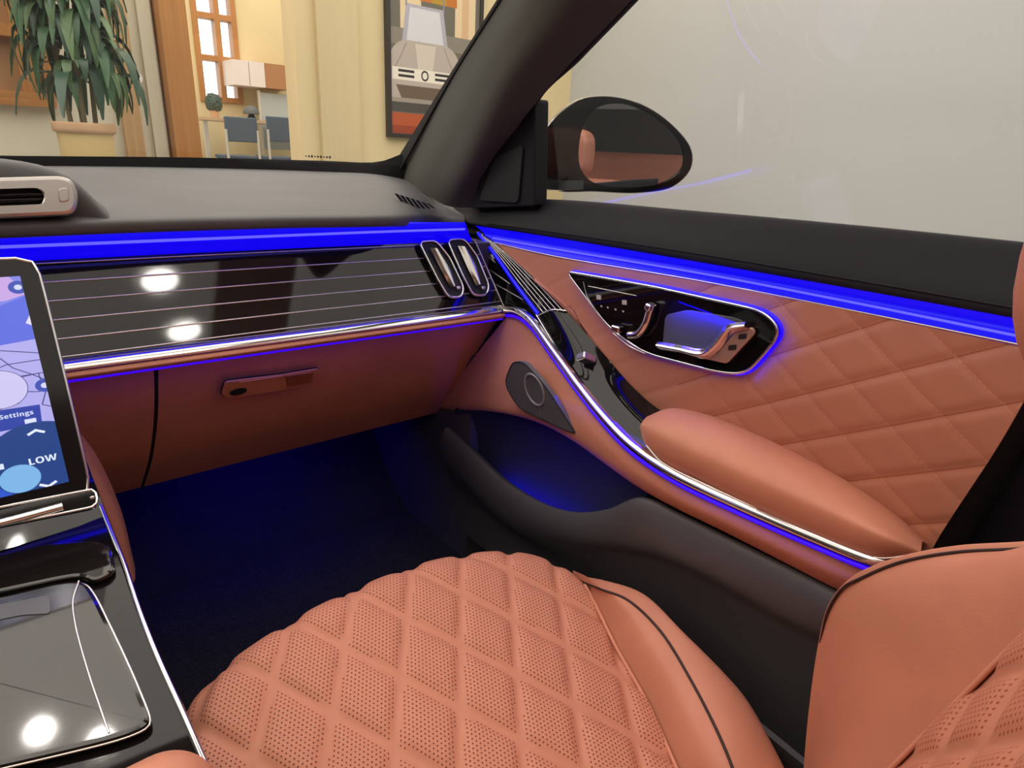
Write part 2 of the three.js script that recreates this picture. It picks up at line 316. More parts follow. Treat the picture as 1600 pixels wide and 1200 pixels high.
{ // wood clad corner post, cream wall pieces and pale timber left of the opening
  const xa = oz(268, 200, ZB).x, xb = oz(308, 200, ZB).x;
  solo('timber_post', between(xa, xb, 0.45, CEIL_Y, ZB - 0.25, ZB + 0.05), W.wood, 'broad orange timber post at the opening of the meeting corner', 'post');
  const z1 = ZB - 0.1;
  const xw0 = oz(84, 150, z1).x, x2 = oz(205, 100, z1).x, x3 = oz(176, 100, z1).x;
  const ys = oz(40, 166, z1).y;
  const wl = solo('wall_lounge', merge(between(-3, xa - 0.005, 0.45, ys, z1 - 0.2, z1), between(xw0, xa - 0.005, ys, CEIL_Y, z1 - 0.2, z1)), W.white, 'off white wall behind the potted plant', 'wall', 'structure');
  part('pilaster', between(x3, x2, 0.45, CEIL_Y, z1, z1 + 0.06), W.paleWood, wl, 'pale timber lining');
  part('pilaster', between(x2 + 0.06, xa - 0.02, 0.45, CEIL_Y, z1, z1 + 0.04), W.white, wl, 'off white wall panel');
  // glazed timber partition at the left
  const w = thing('window_2', 'brown timber partition window behind the potted plant', 'window', null, 'structure');
  const f = (n, x0, x1, y0, y1, d = 0.05) => part(n, between(x0, x1, y0, y1, z1 - 0.08, z1 + d), W.wood, w);
  const bars = [-1.4, -0.6, oz(38, 100, z1).x, xw0];
  f('sill', -1.5, xw0, ys, ys + 0.07, 0.07);
  for (const x of bars) f('bar', x - 0.03, x + 0.03, ys + 0.07, 3.0);
  const rails = [oz(30, 50, z1).y, oz(30, 50, z1).y + 0.75];
  for (let i = 0; i < 3; i++) {
    const x0 = bars[i] + 0.03, x1 = bars[i + 1] - 0.03;
    for (const y of rails) f('rail', x0, x1, y - 0.03, y + 0.03);
    const ys2 = [ys + 0.07, rails[0] - 0.03, rails[0] + 0.03, rails[1] - 0.03, rails[1] + 0.03, 3.0];
    for (let k = 0; k < 3; k++) { const g = box(x1 - x0, ys2[2 * k + 1] - ys2[2 * k], 0.012, (x0 + x1) / 2, (ys2[2 * k] + ys2[2 * k + 1]) / 2, z1 - 0.03); part('pane', g, k % 2 ? W.pane : (i === 2 ? W.paneRed : W.pane), w); }
  }
  f('head_rail', -1.5, xw0, 3.0, CEIL_Y);
  // small thermostat on the wall panel
  const p = oz(214, 122, z1 + 0.05);
  const t = thing('wall_thermostat', 'small white round thermostat on the off white panel', 'thermostat');
  const g = new THREE.CylinderGeometry(0.028, 0.03, 0.02, 20); g.rotateX(Math.PI / 2); g.translate(p.x, p.y, p.z); part('body', g, std({ color: rgb(0.9, 0.88, 0.84), roughness: 0.4 }), t);
}
{ // potted plant
  const zp = -3.95, L = oz(84, 196, zp), R_ = oz(176, 196, zp), cx = (L.x + R_.x) / 2, rr = (R_.x - L.x) / 2, top = L.y + 0.02;
  const pot = thing('planter_pot', 'round cream terracotta planter pot with brown rim', 'planter');
  const prof = [[0.001, 0.45], [rr * 0.82, 0.45], [rr * 0.84, 0.47], [rr * 0.96, top - 0.06], [rr * 0.97, top - 0.05]].map((p) => new THREE.Vector2(...p));
  const g = new THREE.LatheGeometry(prof, 40); g.translate(cx, 0, zp); part('body', g, W.terracotta, pot);
  const g2 = new THREE.LatheGeometry([[rr * 0.97, top - 0.05], [rr * 1.07, top - 0.045], [rr * 1.09, top - 0.03], [rr * 1.09, top - 0.01], [rr * 1.05, top], [rr * 0.94, top], [rr * 0.92, top - 0.05]].map((p) => new THREE.Vector2(...p)), 40); g2.translate(cx, 0, zp); part('rim', g2, W.rim, pot, 'brown rim');
  const g3 = new THREE.CylinderGeometry(rr * 0.93, rr * 0.93, 0.02, 32); g3.translate(cx, top - 0.045, zp); part('soil', g3, W.soil, pot);
  const pl = thing('potted_plant', 'tall leafy green houseplant with drooping leaves growing in the planter', 'plant');
  const r = rng(77);
  for (let k = 0; k < 4; k++) { const a = k * 1.6, q = 0.05; part('stem', tube([V(cx + q * Math.cos(a), top - 0.04, zp + q * Math.sin(a)), V(cx + 1.5 * q * Math.cos(a), top + 0.6, zp + 1.5 * q * Math.sin(a)), V(cx - 0.04 + q * Math.cos(a + 1), top + 1.5, zp + q * Math.sin(a + 1))], 0.011), std({ color: rgb(0.2, 0.17, 0.08), roughness: 0.9 }), pl); }
  const leafG = [];
  for (let k = 0; k < 4; k++) {            // arching, drooping blade: base at 0, out along +x then down
    const len = 0.15 + 0.03 * k, rows = [];
    for (let j = 0; j <= 6; j++) { const t = j / 6, w = 0.023 * Math.pow(Math.sin(Math.PI * Math.min(1, 0.12 + 0.86 * t)), 0.7); const x = len * 0.5 * Math.sin(t * 1.7), y = len * (0.16 * Math.sin(t * 2.6) - 0.85 * t * t); rows.push([V(x, y, -w), V(x - 0.003, y - 0.004, 0), V(x, y, w)]); }
    const g = sheet(rows, { thick: 0.0012 }); leafG.push(g);
  }
  const leafM = [rgb(0.045, 0.11, 0.05), rgb(0.065, 0.15, 0.07), rgb(0.11, 0.19, 0.08), rgb(0.035, 0.08, 0.05)].map((c) => phy({ color: c, roughness: 0.42 }));
  for (let k = 0; k < 300; k++) {
    const h = r(), y = top + 0.10 + h * 0.92, a = r() * Math.PI * 2, q = 0.02 + 0.13 * Math.sqrt(r());
    const o = part('leaf', leafG[k % 4], leafM[(r() * 4) | 0], pl);
    const lean = (1 - h) * 0.05;
    o.position.set(cx - 0.05 * h + lean + q * Math.cos(a), y + 0.08, zp + q * Math.sin(a)); o.rotation.set((r() - 0.5) * 0.5, -a + (r() - 0.5) * 0.6, (r() - 0.5) * 0.5); const s = 0.8 + 0.5 * r(); o.scale.set(s, s, s);
  }
}
{ // meeting corner: wall cabinet, glass screen, table, chairs, things on the table
  const a = oz(362, 92, ZF + 0.4), b = oz(416, 137, ZF + 0.4), c = oz(452, 90, ZF + 0.4);
  const cab = thing('wall_cabinet', 'wall cabinet with white door and brown side in the meeting corner', 'cabinet');
  part('body', between(b.x, c.x, b.y, a.y, ZF + 0.005, ZF + 0.4), std({ color: rgb(0.42, 0.2, 0.08), roughness: 0.55 }), cab, 'brown wooden carcass');
  for (let k = 0; k < 2; k++) { const x0 = a.x + (b.x - a.x) * k / 2, x1 = a.x + (b.x - a.x) * (k + 1) / 2; part('door', between(x0 + 0.004, x1 - 0.004, b.y, a.y, ZF + 0.005, ZF + 0.4), std({ color: rgb(0.80, 0.74, 0.72), roughness: 0.5 }), cab, 'white cabinet door'); }
  const s0 = oz(402, 141, ZF + 0.3), s1 = oz(456, 178, ZF + 0.3);
  const scr = thing('glass_screen', 'frosted blue glass screen below the wall cabinet', 'screen');
  part('panel', between(s0.x + 0.03, s1.x, 0.95, s0.y - 0.02, ZF + 0.28, ZF + 0.30), phy({ color: rgb(0.45, 0.52, 0.55), roughness: 0.3 }), scr);
  part('post', between(s0.x, s0.x + 0.03, 0.45, s0.y, ZF + 0.275, ZF + 0.305), W.leg, scr);
  part('post', between(s1.x, s1.x + 0.03, 0.45, s0.y, ZF + 0.275, ZF + 0.305), W.leg, scr);
  const zt = -7.7, t0 = oz(312, 182, zt), t1 = oz(470, 182, zt);
  const tb = thing('meeting_table', 'long wooden meeting table with grey metal legs', 'table');
  part('tabletop', between(t0.x, t1.x + 0.3, t0.y - 0.03, t0.y, zt - 0.55, zt), W.table, tb);
  for (const [x, z] of [[t0.x + 0.06, zt - 0.05], [t1.x + 0.2, zt - 0.05], [t0.x + 0.06, zt - 0.5], [t1.x + 0.2, zt - 0.5]]) part('leg', between(x - 0.02, x + 0.02, 0.45, t0.y - 0.03, z - 0.02, z + 0.02), W.leg, tb);
  for (const [u, dx, lab] of [[376, 0, 'blue grey meeting chair pulled up at the middle of the table'], [442, 0, 'blue grey meeting chair half hidden by the cream wall']]) {
    const z = zt + 0.42, p = oz(u, 183, z), q = oz(u - 26, 183, z), hw = p.x - q.x, ch = thing('meeting_chair', lab, 'chair', 'meeting chairs'), yb = oz(u, 222, z).y, ys = 0.45 + 0.44;
    part('backrest', between(p.x - hw, p.x + hw, yb, p.y, z - 0.03, z, 0.012), W.cloth, ch);
    part('seat', between(p.x - hw, p.x + hw, ys - 0.04, ys, z - 0.46, z - 0.03, 0.012), W.cloth, ch);
    for (const s of [-1, 1]) {
      part('leg', tube([V(p.x + s * hw * 0.97, yb + 0.12, z + 0.005), V(p.x + s * hw * 0.97, ys - 0.02, z + 0.005), V(p.x + s * hw * 0.99, 0.45, z + 0.06)], 0.014), W.leg, ch);
      part('leg', tube([V(p.x + s * hw * 0.95, ys - 0.03, z - 0.42), V(p.x + s * hw * 0.97, 0.45, z - 0.44)], 0.014), W.leg, ch);
    }
  }
  { const z = zt - 0.4, p = oz(334, 165, z), k = thing('office_phone', 'small dark desk plant ball at the window end of the meeting table', 'plant'); k.name = 'table_plant';
    const g = new THREE.IcosahedronGeometry(0.1, 4); { const q = g.attributes.position; for (let i = 0; i < q.count; i++) { const f = 0.88 + 0.16 * Math.sin(q.getX(i) * 95) * Math.sin(q.getY(i) * 88 + 1) * Math.cos(q.getZ(i) * 92); q.setXYZ(i, q.getX(i) * f, q.getY(i) * f * 1.15, q.getZ(i) * f); } g.computeVertexNormals(); } g.translate(p.x, t0.y + 0.16, z); part('foliage', g, std({ color: rgb(0.06, 0.09, 0.07), roughness: 0.9 }), k);
    const g2 = new THREE.CylinderGeometry(0.05, 0.04, 0.08, 16); g2.translate(p.x, t0.y + 0.04, z); part('pot', g2, W.rim, k); }
  { const z = zt - 0.3, p = oz(392, 170, z), k = thing('desk_lamp', 'low dark table lamp on the meeting table behind the chair', 'lamp');
    const g = new THREE.SphereGeometry(0.09, 20, 12, 0, Math.PI * 2, 0, Math.PI / 2); g.translate(p.x, t0.y + 0.07, z); part('shade', g, std({ color: rgb(0.10, 0.11, 0.11), roughness: 0.6 }), k);
    const g2 = new THREE.CylinderGeometry(0.02, 0.06, 0.08, 16); g2.translate(p.x, t0.y + 0.04, z); part('base', g2, M.black, k); }
}
{ // framed picture of a silver car
  const w = 512, h = 768, cv = document.createElement('canvas'); cv.width = w; cv.height = h; const c = cv.getContext('2d');
  c.fillStyle = '#6f6a5e'; c.fillRect(0, 0, w, h);
  c.fillStyle = '#e7cfa6'; c.fillRect(60, 40, 110, 330); c.fillRect(360, 40, 120, 330);
  c.fillStyle = '#d9b48a'; c.fillRect(400, 40, 40, 330);
  c.fillStyle = '#c4762c'; c.fillRect(165, 0, 205, 250); c.fillStyle = '#b7932f'; c.fillRect(230, 0, 80, 250); c.fillStyle = '#cf5a2a'; c.fillRect(175, 0, 26, 230); c.fillStyle = '#8f9a42'; c.fillRect(250, 30, 28, 200);
  c.fillStyle = '#8b8577'; c.fillRect(0, 360, w, 60);
  // the car
  c.save(); c.translate(-52, 30); c.scale(0.95, 0.95);
  c.fillStyle = '#b4b0bc'; c.beginPath(); c.moveTo(150, 250); c.lineTo(362, 250); c.lineTo(392, 400); c.lineTo(126, 400); c.fill();
  c.fillStyle = '#d9d9dd'; c.beginPath(); c.moveTo(172, 262); c.lineTo(340, 262); c.lineTo(366, 392); c.lineTo(152, 392); c.fill();
  c.strokeStyle = '#8d8aa0'; c.lineWidth = 8; c.beginPath(); c.moveTo(168, 0); c.lineTo(150, 260); c.moveTo(352, 0); c.lineTo(366, 260); c.stroke();
  // bonnet, wings and nose
  c.fillStyle = '#bdb1a6'; c.beginPath(); c.moveTo(40, 520); c.bezierCurveTo(50, 420, 110, 395, 150, 390); c.lineTo(370, 390); c.bezierCurveTo(420, 395, 470, 420, 480, 520); c.bezierCurveTo(490, 600, 440, 640, 400, 650); c.lineTo(110, 650); c.bezierCurveTo(70, 640, 30, 600, 40, 520); c.fill();
  c.fillStyle = '#d8cbbd'; c.beginPath(); c.moveTo(200, 400); c.lineTo(320, 400); c.lineTo(300, 520); c.lineTo(220, 520); c.fill();
  c.strokeStyle = '#9a8c80'; c.lineWidth = 5; c.beginPath(); c.moveTo(150, 400); c.bezierCurveTo(120, 460, 100, 480, 80, 510); c.moveTo(370, 400); c.bezierCurveTo(400, 460, 420, 480, 440, 510); c.stroke();
  c.fillStyle = '#f0e8da'; c.fillRect(70, 500, 380, 50);
  c.fillStyle = '#2b2a28'; for (const y of [508, 528]) { c.fillRect(104, y, 90, 10); c.fillRect(316, y, 90, 10); }
  c.strokeStyle = '#2b2a28'; c.lineWidth = 7; c.beginPath(); c.arc(256, 524, 18, 0, 7); c.stroke();
  c.fillStyle = '#6e5d4b'; c.beginPath(); c.moveTo(90, 570); c.lineTo(430, 570); c.lineTo(400, 622); c.lineTo(120, 622); c.fill();
  c.fillStyle = '#a1968b'; c.fillRect(40, 622, 440, 18); c.fillStyle = '#4f4a45'; c.fillRect(30, 640, 460, 40);
  c.restore();
  c.fillStyle = '#b8572f'; c.fillRect(0, 680, w, 88); c.fillStyle = '#9c4326'; c.fillRect(0, 730, w, 38);
  const tx = new THREE.CanvasTexture(cv); tx.colorSpace = THREE.SRGBColorSpace;
  const zq = ZB + 0.05, p = oz(608, 214, zq), x0 = p.x, x1 = p.x + 0.84, y0 = p.y, y1 = p.y + 1.38;
  const t = thing('framed_picture', 'large dark framed picture of a silver car on the cream wall', 'picture');
  const g = new THREE.BoxGeometry(x1 - x0 - 0.05, y1 - y0 - 0.05, 0.012); g.translate((x0 + x1) / 2, (y0 + y1) / 2, zq - 0.022);
  const gp = new THREE.PlaneGeometry(x1 - x0 - 0.04, y1 - y0 - 0.04); gp.translate((x0 + x1) / 2, (y0 + y1) / 2, zq - 0.015);
  part('backing', g, M.black, t); part('print', gp, std({ map: tx, roughness: 0.55 }), t, 'print of a silver car seen from the front');
  const bar = (a, b, cc, d) => part('frame_bar', between(a, b, cc, d, zq - 0.05, zq, 0.004), std({ color: rgb(0.03, 0.025, 0.02), roughness: 0.4 }), t);
  bar(x0, x0 + 0.03, y0, y1); bar(x1 - 0.03, x1, y0, y1); bar(x0 + 0.03, x1 - 0.03, y0, y0 + 0.03); bar(x0 + 0.03, x1 - 0.03, y1 - 0.03, y1);
}

// ------------------------------------------------------------------ the car: shell
const carpetUV = (g) => g;
solo('car_floor', merge(between(-0.8, 0.8, 0.18, 0.24, -1.2, 1.6)), M.carpet, 'black carpet of the passenger footwell', 'carpet', 'structure');
{ // sloping toe board and front bulkhead, kick panel and tunnel side
  const t = thing('footwell', 'dark carpeted passenger footwell below the dashboard', 'footwell', null, 'structure');
  part('toe_board', loft([[V(0.1, 0.24, -1.18), V(0.82, 0.24, -1.18)], [V(0.1, 0.33, -1.30), V(0.82, 0.33, -1.30)], [V(0.1, 0.66, -1.46), V(0.82, 0.66, -1.46)], [V(0.1, 0.95, -1.47), V(0.82, 0.95, -1.47)]], { nu: 12, nv: 16, thick: 0.02 }), M.carpet, t);
  part('kick_panel', between(0.74, 0.78, 0.24, 0.92, -1.47, -0.93), M.plastic, t);
  part('tunnel_side', loft([[V(0.115, 0.62, -1.47), V(0.112, 0.62, -0.9), V(0.108, 0.62, -0.5), V(0.11, 0.60, 0.1)], [V(0.13, 0.40, -1.47), V(0.13, 0.40, -0.9), V(0.13, 0.40, -0.5), V(0.13, 0.40, 0.1)], [V(0.17, 0.24, -1.47), V(0.17, 0.24, -0.9), V(0.17, 0.24, -0.5), V(0.17, 0.24, 0.1)]], { nu: 30, nv: 12, thick: 0.02 }), M.carpet, t);
}
{ // roof with its large glass panel
  const roof = thing('car_roof', 'beige headliner around the glass roof of the car', 'roof', null, 'structure');
  const hl = std({ color: rgb(0.80, 0.75, 0.67), roughness: 0.9 });
  part('front_header', loft([[V(-0.62, 1.425, -0.66), V(0, 1.43, -0.74), V(0.62, 1.425, -0.66)], [V(-0.64, 1.43, -0.62), V(0, 1.44, -0.69), V(0.64, 1.43, -0.62)], [V(-0.66, 1.44, -0.56), V(0, 1.455, -0.63), V(0.66, 1.44, -0.56)]], { nu: 24, nv: 8, thick: 0.03, flip: true }), hl, roof);
  for (const s of [-1, 1]) part('side_rail', loft([[V(s * 0.50, 1.452, -0.58), V(s * 0.50, 1.465, 0.3), V(s * 0.50, 1.45, 1.25)], [V(s * 0.60, 1.44, -0.58), V(s * 0.62, 1.45, 0.3), V(s * 0.60, 1.43, 1.25)], [V(s * 0.66, 1.40, -0.58), V(s * 0.69, 1.40, 0.3), V(s * 0.66, 1.38, 1.25)]], { nu: 20, nv: 8, thick: 0.03, flip: s > 0 }), hl, roof);
  part('rear_header', between(-0.6, 0.6, 1.42, 1.46, 1.2, 1.6), hl, roof);
  part('rear_roof', between(-0.66, 0.66, 1.47, 1.50, 0.42, 1.6), hl, roof);
  part('roof_glass', loft([[V(-0.5, 1.46, -0.57), V(0, 1.475, -0.635), V(0.5, 1.46, -0.57)], [V(-0.5, 1.475, 0.4), V(0, 1.49, 0.4), V(0.5, 1.475, 0.4)], [V(-0.5, 1.455, 1.22), V(0, 1.47, 1.22), V(0.5, 1.455, 1.22)]], { nu: 12, nv: 12, thick: 0 }), M.glass, roof);
}
solo('door_skin', merge(between(0.845, 0.9, 0.2, 0.965, -1.5, 0.049), between(0.80, 0.845, 0.2, 0.945, -1.5, -0.98)), M.paint, 'black outer skin of the passenger door and front wing', 'car body', 'structure');
solo('cowl', merge(between(-0.8, 0.8, 0.93, 0.985, -1.5, -1.40), between(-0.8, 0.845, 0.2, 0.94, -1.56, -1.5)), M.black, 'black cowl below the windshield', 'cowl', 'structure');
solo('driver_door', merge(between(-0.9, -0.78, 0.2, 0.98, -1.45, 1.4)), M.doorPad, 'dark driver side door across the cabin', 'car door', 'structure');
solo('rear_bulkhead', between(-0.8, 0.8, 0.2, 1.32, 1.5, 1.6), M.doorPad, 'dark rear end of the cabin', 'bulkhead', 'structure');
solo('rear_side_wall', between(0.80, 0.9, 0.2, 0.98, 0.05, 1.5), M.doorPad, 'dark rear door behind the passenger door', 'car door', 'structure');

// windshield
const wsBase = [V(-0.70, 1.038, -1.2), oz(-400, 246, -1.32), oz(0, 247, -1.38), oz(300, 249, -1.37), oz(500, 254, -1.31), oz(590, 258, -1.25), oz(624, 258, -1.20)];
{
  const w = thing('windshield', 'large raked front windshield of the car', 'windshield', null, 'structure');
  const top = [V(-0.60, 1.425, -0.66), V(-0.3, 1.43, -0.72), V(0, 1.432, -0.74), V(0.3, 1.43, -0.72), V(0.60, 1.425, -0.66)];
  const mid = [ox(700, 129, 0.735)];
  const edge = [wsBase[6], ox(700, 129, 0.735), ox(780, -1, 0.70), ox(870, -146, 0.66), V(0.60, 1.425, -0.66)];
  const left = edge.map((p) => V(-p.x, p.y, p.z));
  const rows = [0, 1, 2, 3, 4].map((k) => { const a = left[k], b = edge[k], t = [0, 0.3, 0.58, 0.82, 1][k]; return [0, 0.25, 0.5, 0.75, 1].map((s) => { const lo = resample(wsBase, 40)[Math.round(s * 40)], hi = resample(top, 40)[Math.round(s * 40)]; if (s === 0) return a; if (s === 1) return b; return lo.clone().lerp(hi, t); }); });
  part('glass', loft(rows, { nu: 24, nv: 20, thick: 0 }), M.glass, w);
  { const a = oz(478, 244, -1.312), b = oz(520, 246, -1.300), e = b.clone().sub(a); // small printed glass marking
    for (let k = 0; k < 9; k++) { const p = a.clone().addScaledVector(e, k / 9), g = box(0.0035, 0.002 + 0.0015 * ((k * 7) % 3), 0.0006, p.x, p.y, p.z); part('glass_marking', g, M.seam, w); } }
  // black printed border along the foot of the glass and up the pillar
  const inner = [oz(-400, 236, -1.32), oz(0, 243, -1.377), oz(300, 246, -1.367), oz(500, 251, -1.306), oz(590, 253, -1.245), oz(628, 240, -1.19)];
  const outer = [oz(-400, 262, -1.32), oz(0, 264, -1.377), oz(300, 267, -1.367), oz(500, 274, -1.306), oz(590, 282, -1.245), oz(650, 290, -1.19)];
  part('black_border', loft([outer, inner], { nu: 40, nv: 2, thick: 0.003, flip: true }), M.seam, w, 'black printed glass border');
  part('black_border', loft([rowX([[626, 264, 0.745], [700, 130, 0.732], [781, 0, 0.698], [871, -145, 0.658]]), rowX([[618, 252, 0.748], [694, 130, 0.735], [776, 0, 0.70], [867, -145, 0.66]])], { nu: 30, nv: 2, thick: 0.003 }), M.seam, w, 'black printed glass border');
}
{ // right windshield pillar
  const t = thing('windshield_pillar', 'grey fabric covered pillar between windshield and side window', 'pillar');
  const A = rowX([[612, 278, 0.765], [628, 258, 0.757], [702, 130, 0.735], [784, 0, 0.70], [874, -145, 0.66]]).concat(V(0.605, 1.43, -0.66));
  const A2 = rowX([[660, 300, 0.745], [680, 262, 0.735], [752, 130, 0.712], [836, 0, 0.68], [920, -145, 0.64]]).concat(V(0.60, 1.425, -0.61));
  const B = rowX([[700, 322, 0.755], [722, 285, 0.742], [792, 140, 0.715], [900, 0, 0.685], [1000, -145, 0.645]]).concat(V(0.625, 1.415, -0.56));
  const C = rowX([[745, 325, 0.79], [770, 262, 0.785], [836, 162, 0.762], [987, 0, 0.728], [1120, -145, 0.685]]).concat(V(0.668, 1.40, -0.50));
  part('trim', loft([A, A2, B, C], { nu: 40, nv: 24, thick: 0.02, flip: true }), M.pillar, t);
}
{ // passenger window
  const w = thing('side_window', 'clear passenger side window', 'window', null, 'structure');
  part('glass', loft([[V(0.805, 0.985, -0.86), V(0.805, 0.985, -0.2), V(0.805, 0.985, 0.4)], [V(0.785, 1.16, -0.84), V(0.785, 1.2, -0.2), V(0.785, 1.2, 0.4)], [V(0.70, 1.40, -0.52), V(0.70, 1.42, -0.1), V(0.70, 1.42, 0.4)]], { nu: 16, nv: 12, thick: 0 }), M.glass, w);
  part('seal', tube(rowX([[834, 325, 0.79], [834, 240, 0.785], [834, 165, 0.776], [905, 87, 0.756], [988, 0, 0.735], [1120, -145, 0.69]]), 0.006), M.black, w, 'black rubber window seal');
}
{ // outside mirror
  const t = thing('wing_mirror', 'glossy black wing mirror outside the passenger window', 'wing mirror');
  const fr = frame(V(0.985, 1.09, -0.835), V(0.24, 0, 0.172), V(0, 1, 0));
  const out = [[842, 230], [862, 190], [900, 158], [945, 150], [1000, 162], [1050, 195], [1080, 235], [1078, 265], [1050, 292], [1000, 301], [930, 299], [868, 296], [846, 270]].map((p) => fr.hit(...p));
  const cx = out.reduce((s, p) => s + p[0], 0) / out.length, cy = out.reduce((s, p) => s + p[1], 0) / out.length;
  const rows = [[1, 0], [1.02, -0.012], [0.99, -0.035], [0.86, -0.07], [0.58, -0.10], [0.25, -0.115], [0.02, -0.12]].map(([s, d]) => { const r = out.map(([a, b]) => fr.at(cx + (a - cx) * s, cy + (b - cy) * s, d)); r.push(r[0].clone()); return r; });
  part('housing', loft(rows, { nu: 60, nv: 24, thick: 0 }), M.paint, t);
  const gl = [[908, 200], [930, 168], [975, 160], [1030, 185], [1066, 225], [1068, 262], [1040, 285], [985, 294], [925, 286], [904, 260]].map((p) => fr.hit(...p));
  const dense = new THREE.CatmullRomCurve3(gl.map((p) => V(p[0], p[1], 0)), true).getPoints(60).slice(0, -1).map((p) => [p.x, p.y]);
  const outDense = new THREE.CatmullRomCurve3(out.map((p) => V(p[0], p[1], 0)), true).getPoints(80).slice(0, -1).map((p) => [p.x, p.y]);
  part('bezel', plate(fr, outDense, -0.006, 0.004, 0.002, [dense]), M.gloss, t);
  part('mirror_glass', plate(fr, dense, -0.008, -0.002, 0), M.mirror, t, 'reflecting mirror glass');
  part('foot', loft([rowX([[830, 280, 0.81], [860, 284, 0.84], [900, 286, 0.9]]), rowX([[832, 300, 0.81], [860, 300, 0.84], [900, 300, 0.9]])].map((r) => r.map((p) => p.add(V(0, 0, -0.03)))), { nu: 8, nv: 4, thick: 0.05 }), M.paint, t);
}
// ------------------------------------------------------------------ dashboard
{
  const d = thing('dashboard', 'passenger side of the dashboard, grey leather above gloss black trim and tan glovebox', 'dashboard');
  // upper pad
  const baseRow = [oz(-300, 262, -1.345), oz(0, 259, -1.375), oz(300, 262, -1.365), oz(500, 268, -1.30), oz(600, 274, -1.22), ox(660, 290, 0.775), ox(722, 336, 0.775)];
  const lip = [oz(-300, 360, -0.86), oz(0, 352, -0.862), oz(200, 346, -0.865), oz(450, 341, -0.87), oz(620, 340, -0.875), ox(690, 340, 0.735), ox(726, 345, 0.765)];
  const mix = (a, b, t, dy = 0) => a.map((p, i) => p.clone().lerp(b[i], t).add(V(0, dy, 0)));
  const under = lip.map((p) => p.clone().add(V(0, -0.012, -0.001))), in1 = lip.map((p) => p.clone().add(V(0, -0.016, -0.03)));
  part('upper_pad', loft([baseRow, mix(baseRow, lip, 0.35, 0.004), mix(baseRow, lip, 0.7, 0.006), mix(baseRow, lip, 0.93, 0.004), lip, under, in1], { nu: 70, nv: 40, thick: 0.004, flip: true }), M.greyPad, d, 'grey leather upper pad');
  // light strip: a glowing channel under the pad
  const st = [oz(-300, 366, -0.885), oz(0, 368, -0.885), oz(300, 358, -0.888), oz(600, 350, -0.892), oz(728, 350, -0.89)];
  const sm = [oz(-300, 402, -0.897), oz(0, 389, -0.9), oz(300, 377, -0.902), oz(600, 365, -0.905), oz(731, 361, -0.90)];
  const sb = [oz(-300, 428, -0.925), oz(0, 411, -0.925), oz(300, 397, -0.925), oz(600, 383, -0.925), oz(738, 377, -0.92)];
  part('light_strip', loft([st, sm, sb], { nu: 60, nv: 10, thick: 0.004, flip: true }), M.blueGlow, d, 'blue glowing ambient light strip');
  part('light_guide', tube([oz(-300, 397, -0.886), oz(0, 386, -0.889), oz(300, 374, -0.891), oz(600, 362, -0.894), oz(726, 358, -0.892)], 0.0018), M.blueLine, d, 'brighter blue line in the light strip');
  stripLight(oz(-20, 381, -0.882), oz(712, 359, -0.884), V(0, -0.35, 1), 0.007, 3.2);
  // gloss trim panel with inlaid lines
  const T0 = [oz(-260, 423, -0.922), oz(60, 407, -0.922), oz(350, 393, -0.922), oz(650, 380, -0.922), oz(740, 376, -0.922)];
  const T1 = [oz(-260, 616, -0.862), oz(110, 570, -0.862), oz(450, 524, -0.862), oz(700, 491, -0.862), oz(786, 479, -0.862)];
  const nS = 60, a = resample(T0, nS), b = resample(T1, nS); a.dense = b.dense = true;
  part('trim_panel', loft([a, b], { nu: nS, nv: 8, thick: 0.008, flip: true }), M.glossTrim, d, 'gloss black trim panel');
  const nrm = V(0, 0.471, 0.882).normalize();
  const onTrim = (f, k) => a[k].clone().lerp(b[k], f).addScaledVector(nrm, 0.0002);
  for (const f of [0.03, 0.21, 0.39, 0.57, 0.75, 0.92]) part('inlay_line', tube(Array.from({ length: 21 }, (_, k) => onTrim(f, k * 3)), 0.0011, { n: 60, k: 6 }), M.pin, d, 'thin pale metal inlay line');
  // bright moulding, leather bead, thin light line under it
  const C0 = [oz(-260, 624, -0.853), oz(110, 574, -0.853), oz(450, 529, -0.853), oz(700, 496, -0.853), oz(787, 484, -0.853)];
  part('chrome_moulding', loft([C0.map((p) => p.clone().add(V(0, 0.0075, -0.010))), C0.map((p) => p.clone().add(V(0, 0.0045, -0.001))), C0.map((p) => p.clone().add(V(0, -0.002, 0.004))), C0.map((p) => p.clone().add(V(0, -0.006, -0.004)))], { nu: 50, nv: 10, thick: 0.002, flip: true }), M.chrome, d, 'bright metal moulding');
  const off = (r, y, z) => r.map((p) => p.clone().add(V(0, y, z)));
  part('leather_bead', loft([off(C0, -0.005, 0.002), off(C0, -0.009, 0.008), off(C0, -0.0145, 0.002)], { nu: 40, nv: 6, thick: 0.003, flip: true }), M.leather, d);
  part('light_line', tube(off(C0, -0.0165, -0.003), 0.0027, { n: 50 }), M.blueThin, d, 'thin blue light line under the moulding');
  areaLight(V(0.40, C0[2].y - 0.022, -0.862), V(0, -0.9, 0.15), 0.66, 0.004, BLUE, 7, V(0, 0, 1));
  // glovebox: tan leather door, side piece and seam
  const G0 = off(C0, -0.017, -0.008);
  const gx = (u0, v0, u1, v1) => [u0, v0, u1, v1];
  const rowAt = (y, z, x0, x1) => [V(x0, y, z), V((2 * x0 + x1) / 3, y, z), V((x0 + 2 * x1) / 3, y, z), V(x1, y, z)];
  const seamTop = oz(243, 556, -0.875), seamBot = oz(221, 752, -1.05);
  const yT = seamTop.y - 0.004, yB = oz(440, 706, -1.05).y;
  const rEnd = [oz(785, 492, -0.875).x, oz(752, 545, -0.925).x, oz(718, 598, -0.985).x, oz(690, 640, -1.05).x];
  const yl = [yT, yT - (yT - yB) * 0.35, yT - (yT - yB) * 0.7, yB], zl = [-0.875, -0.925, -0.985, -1.05];
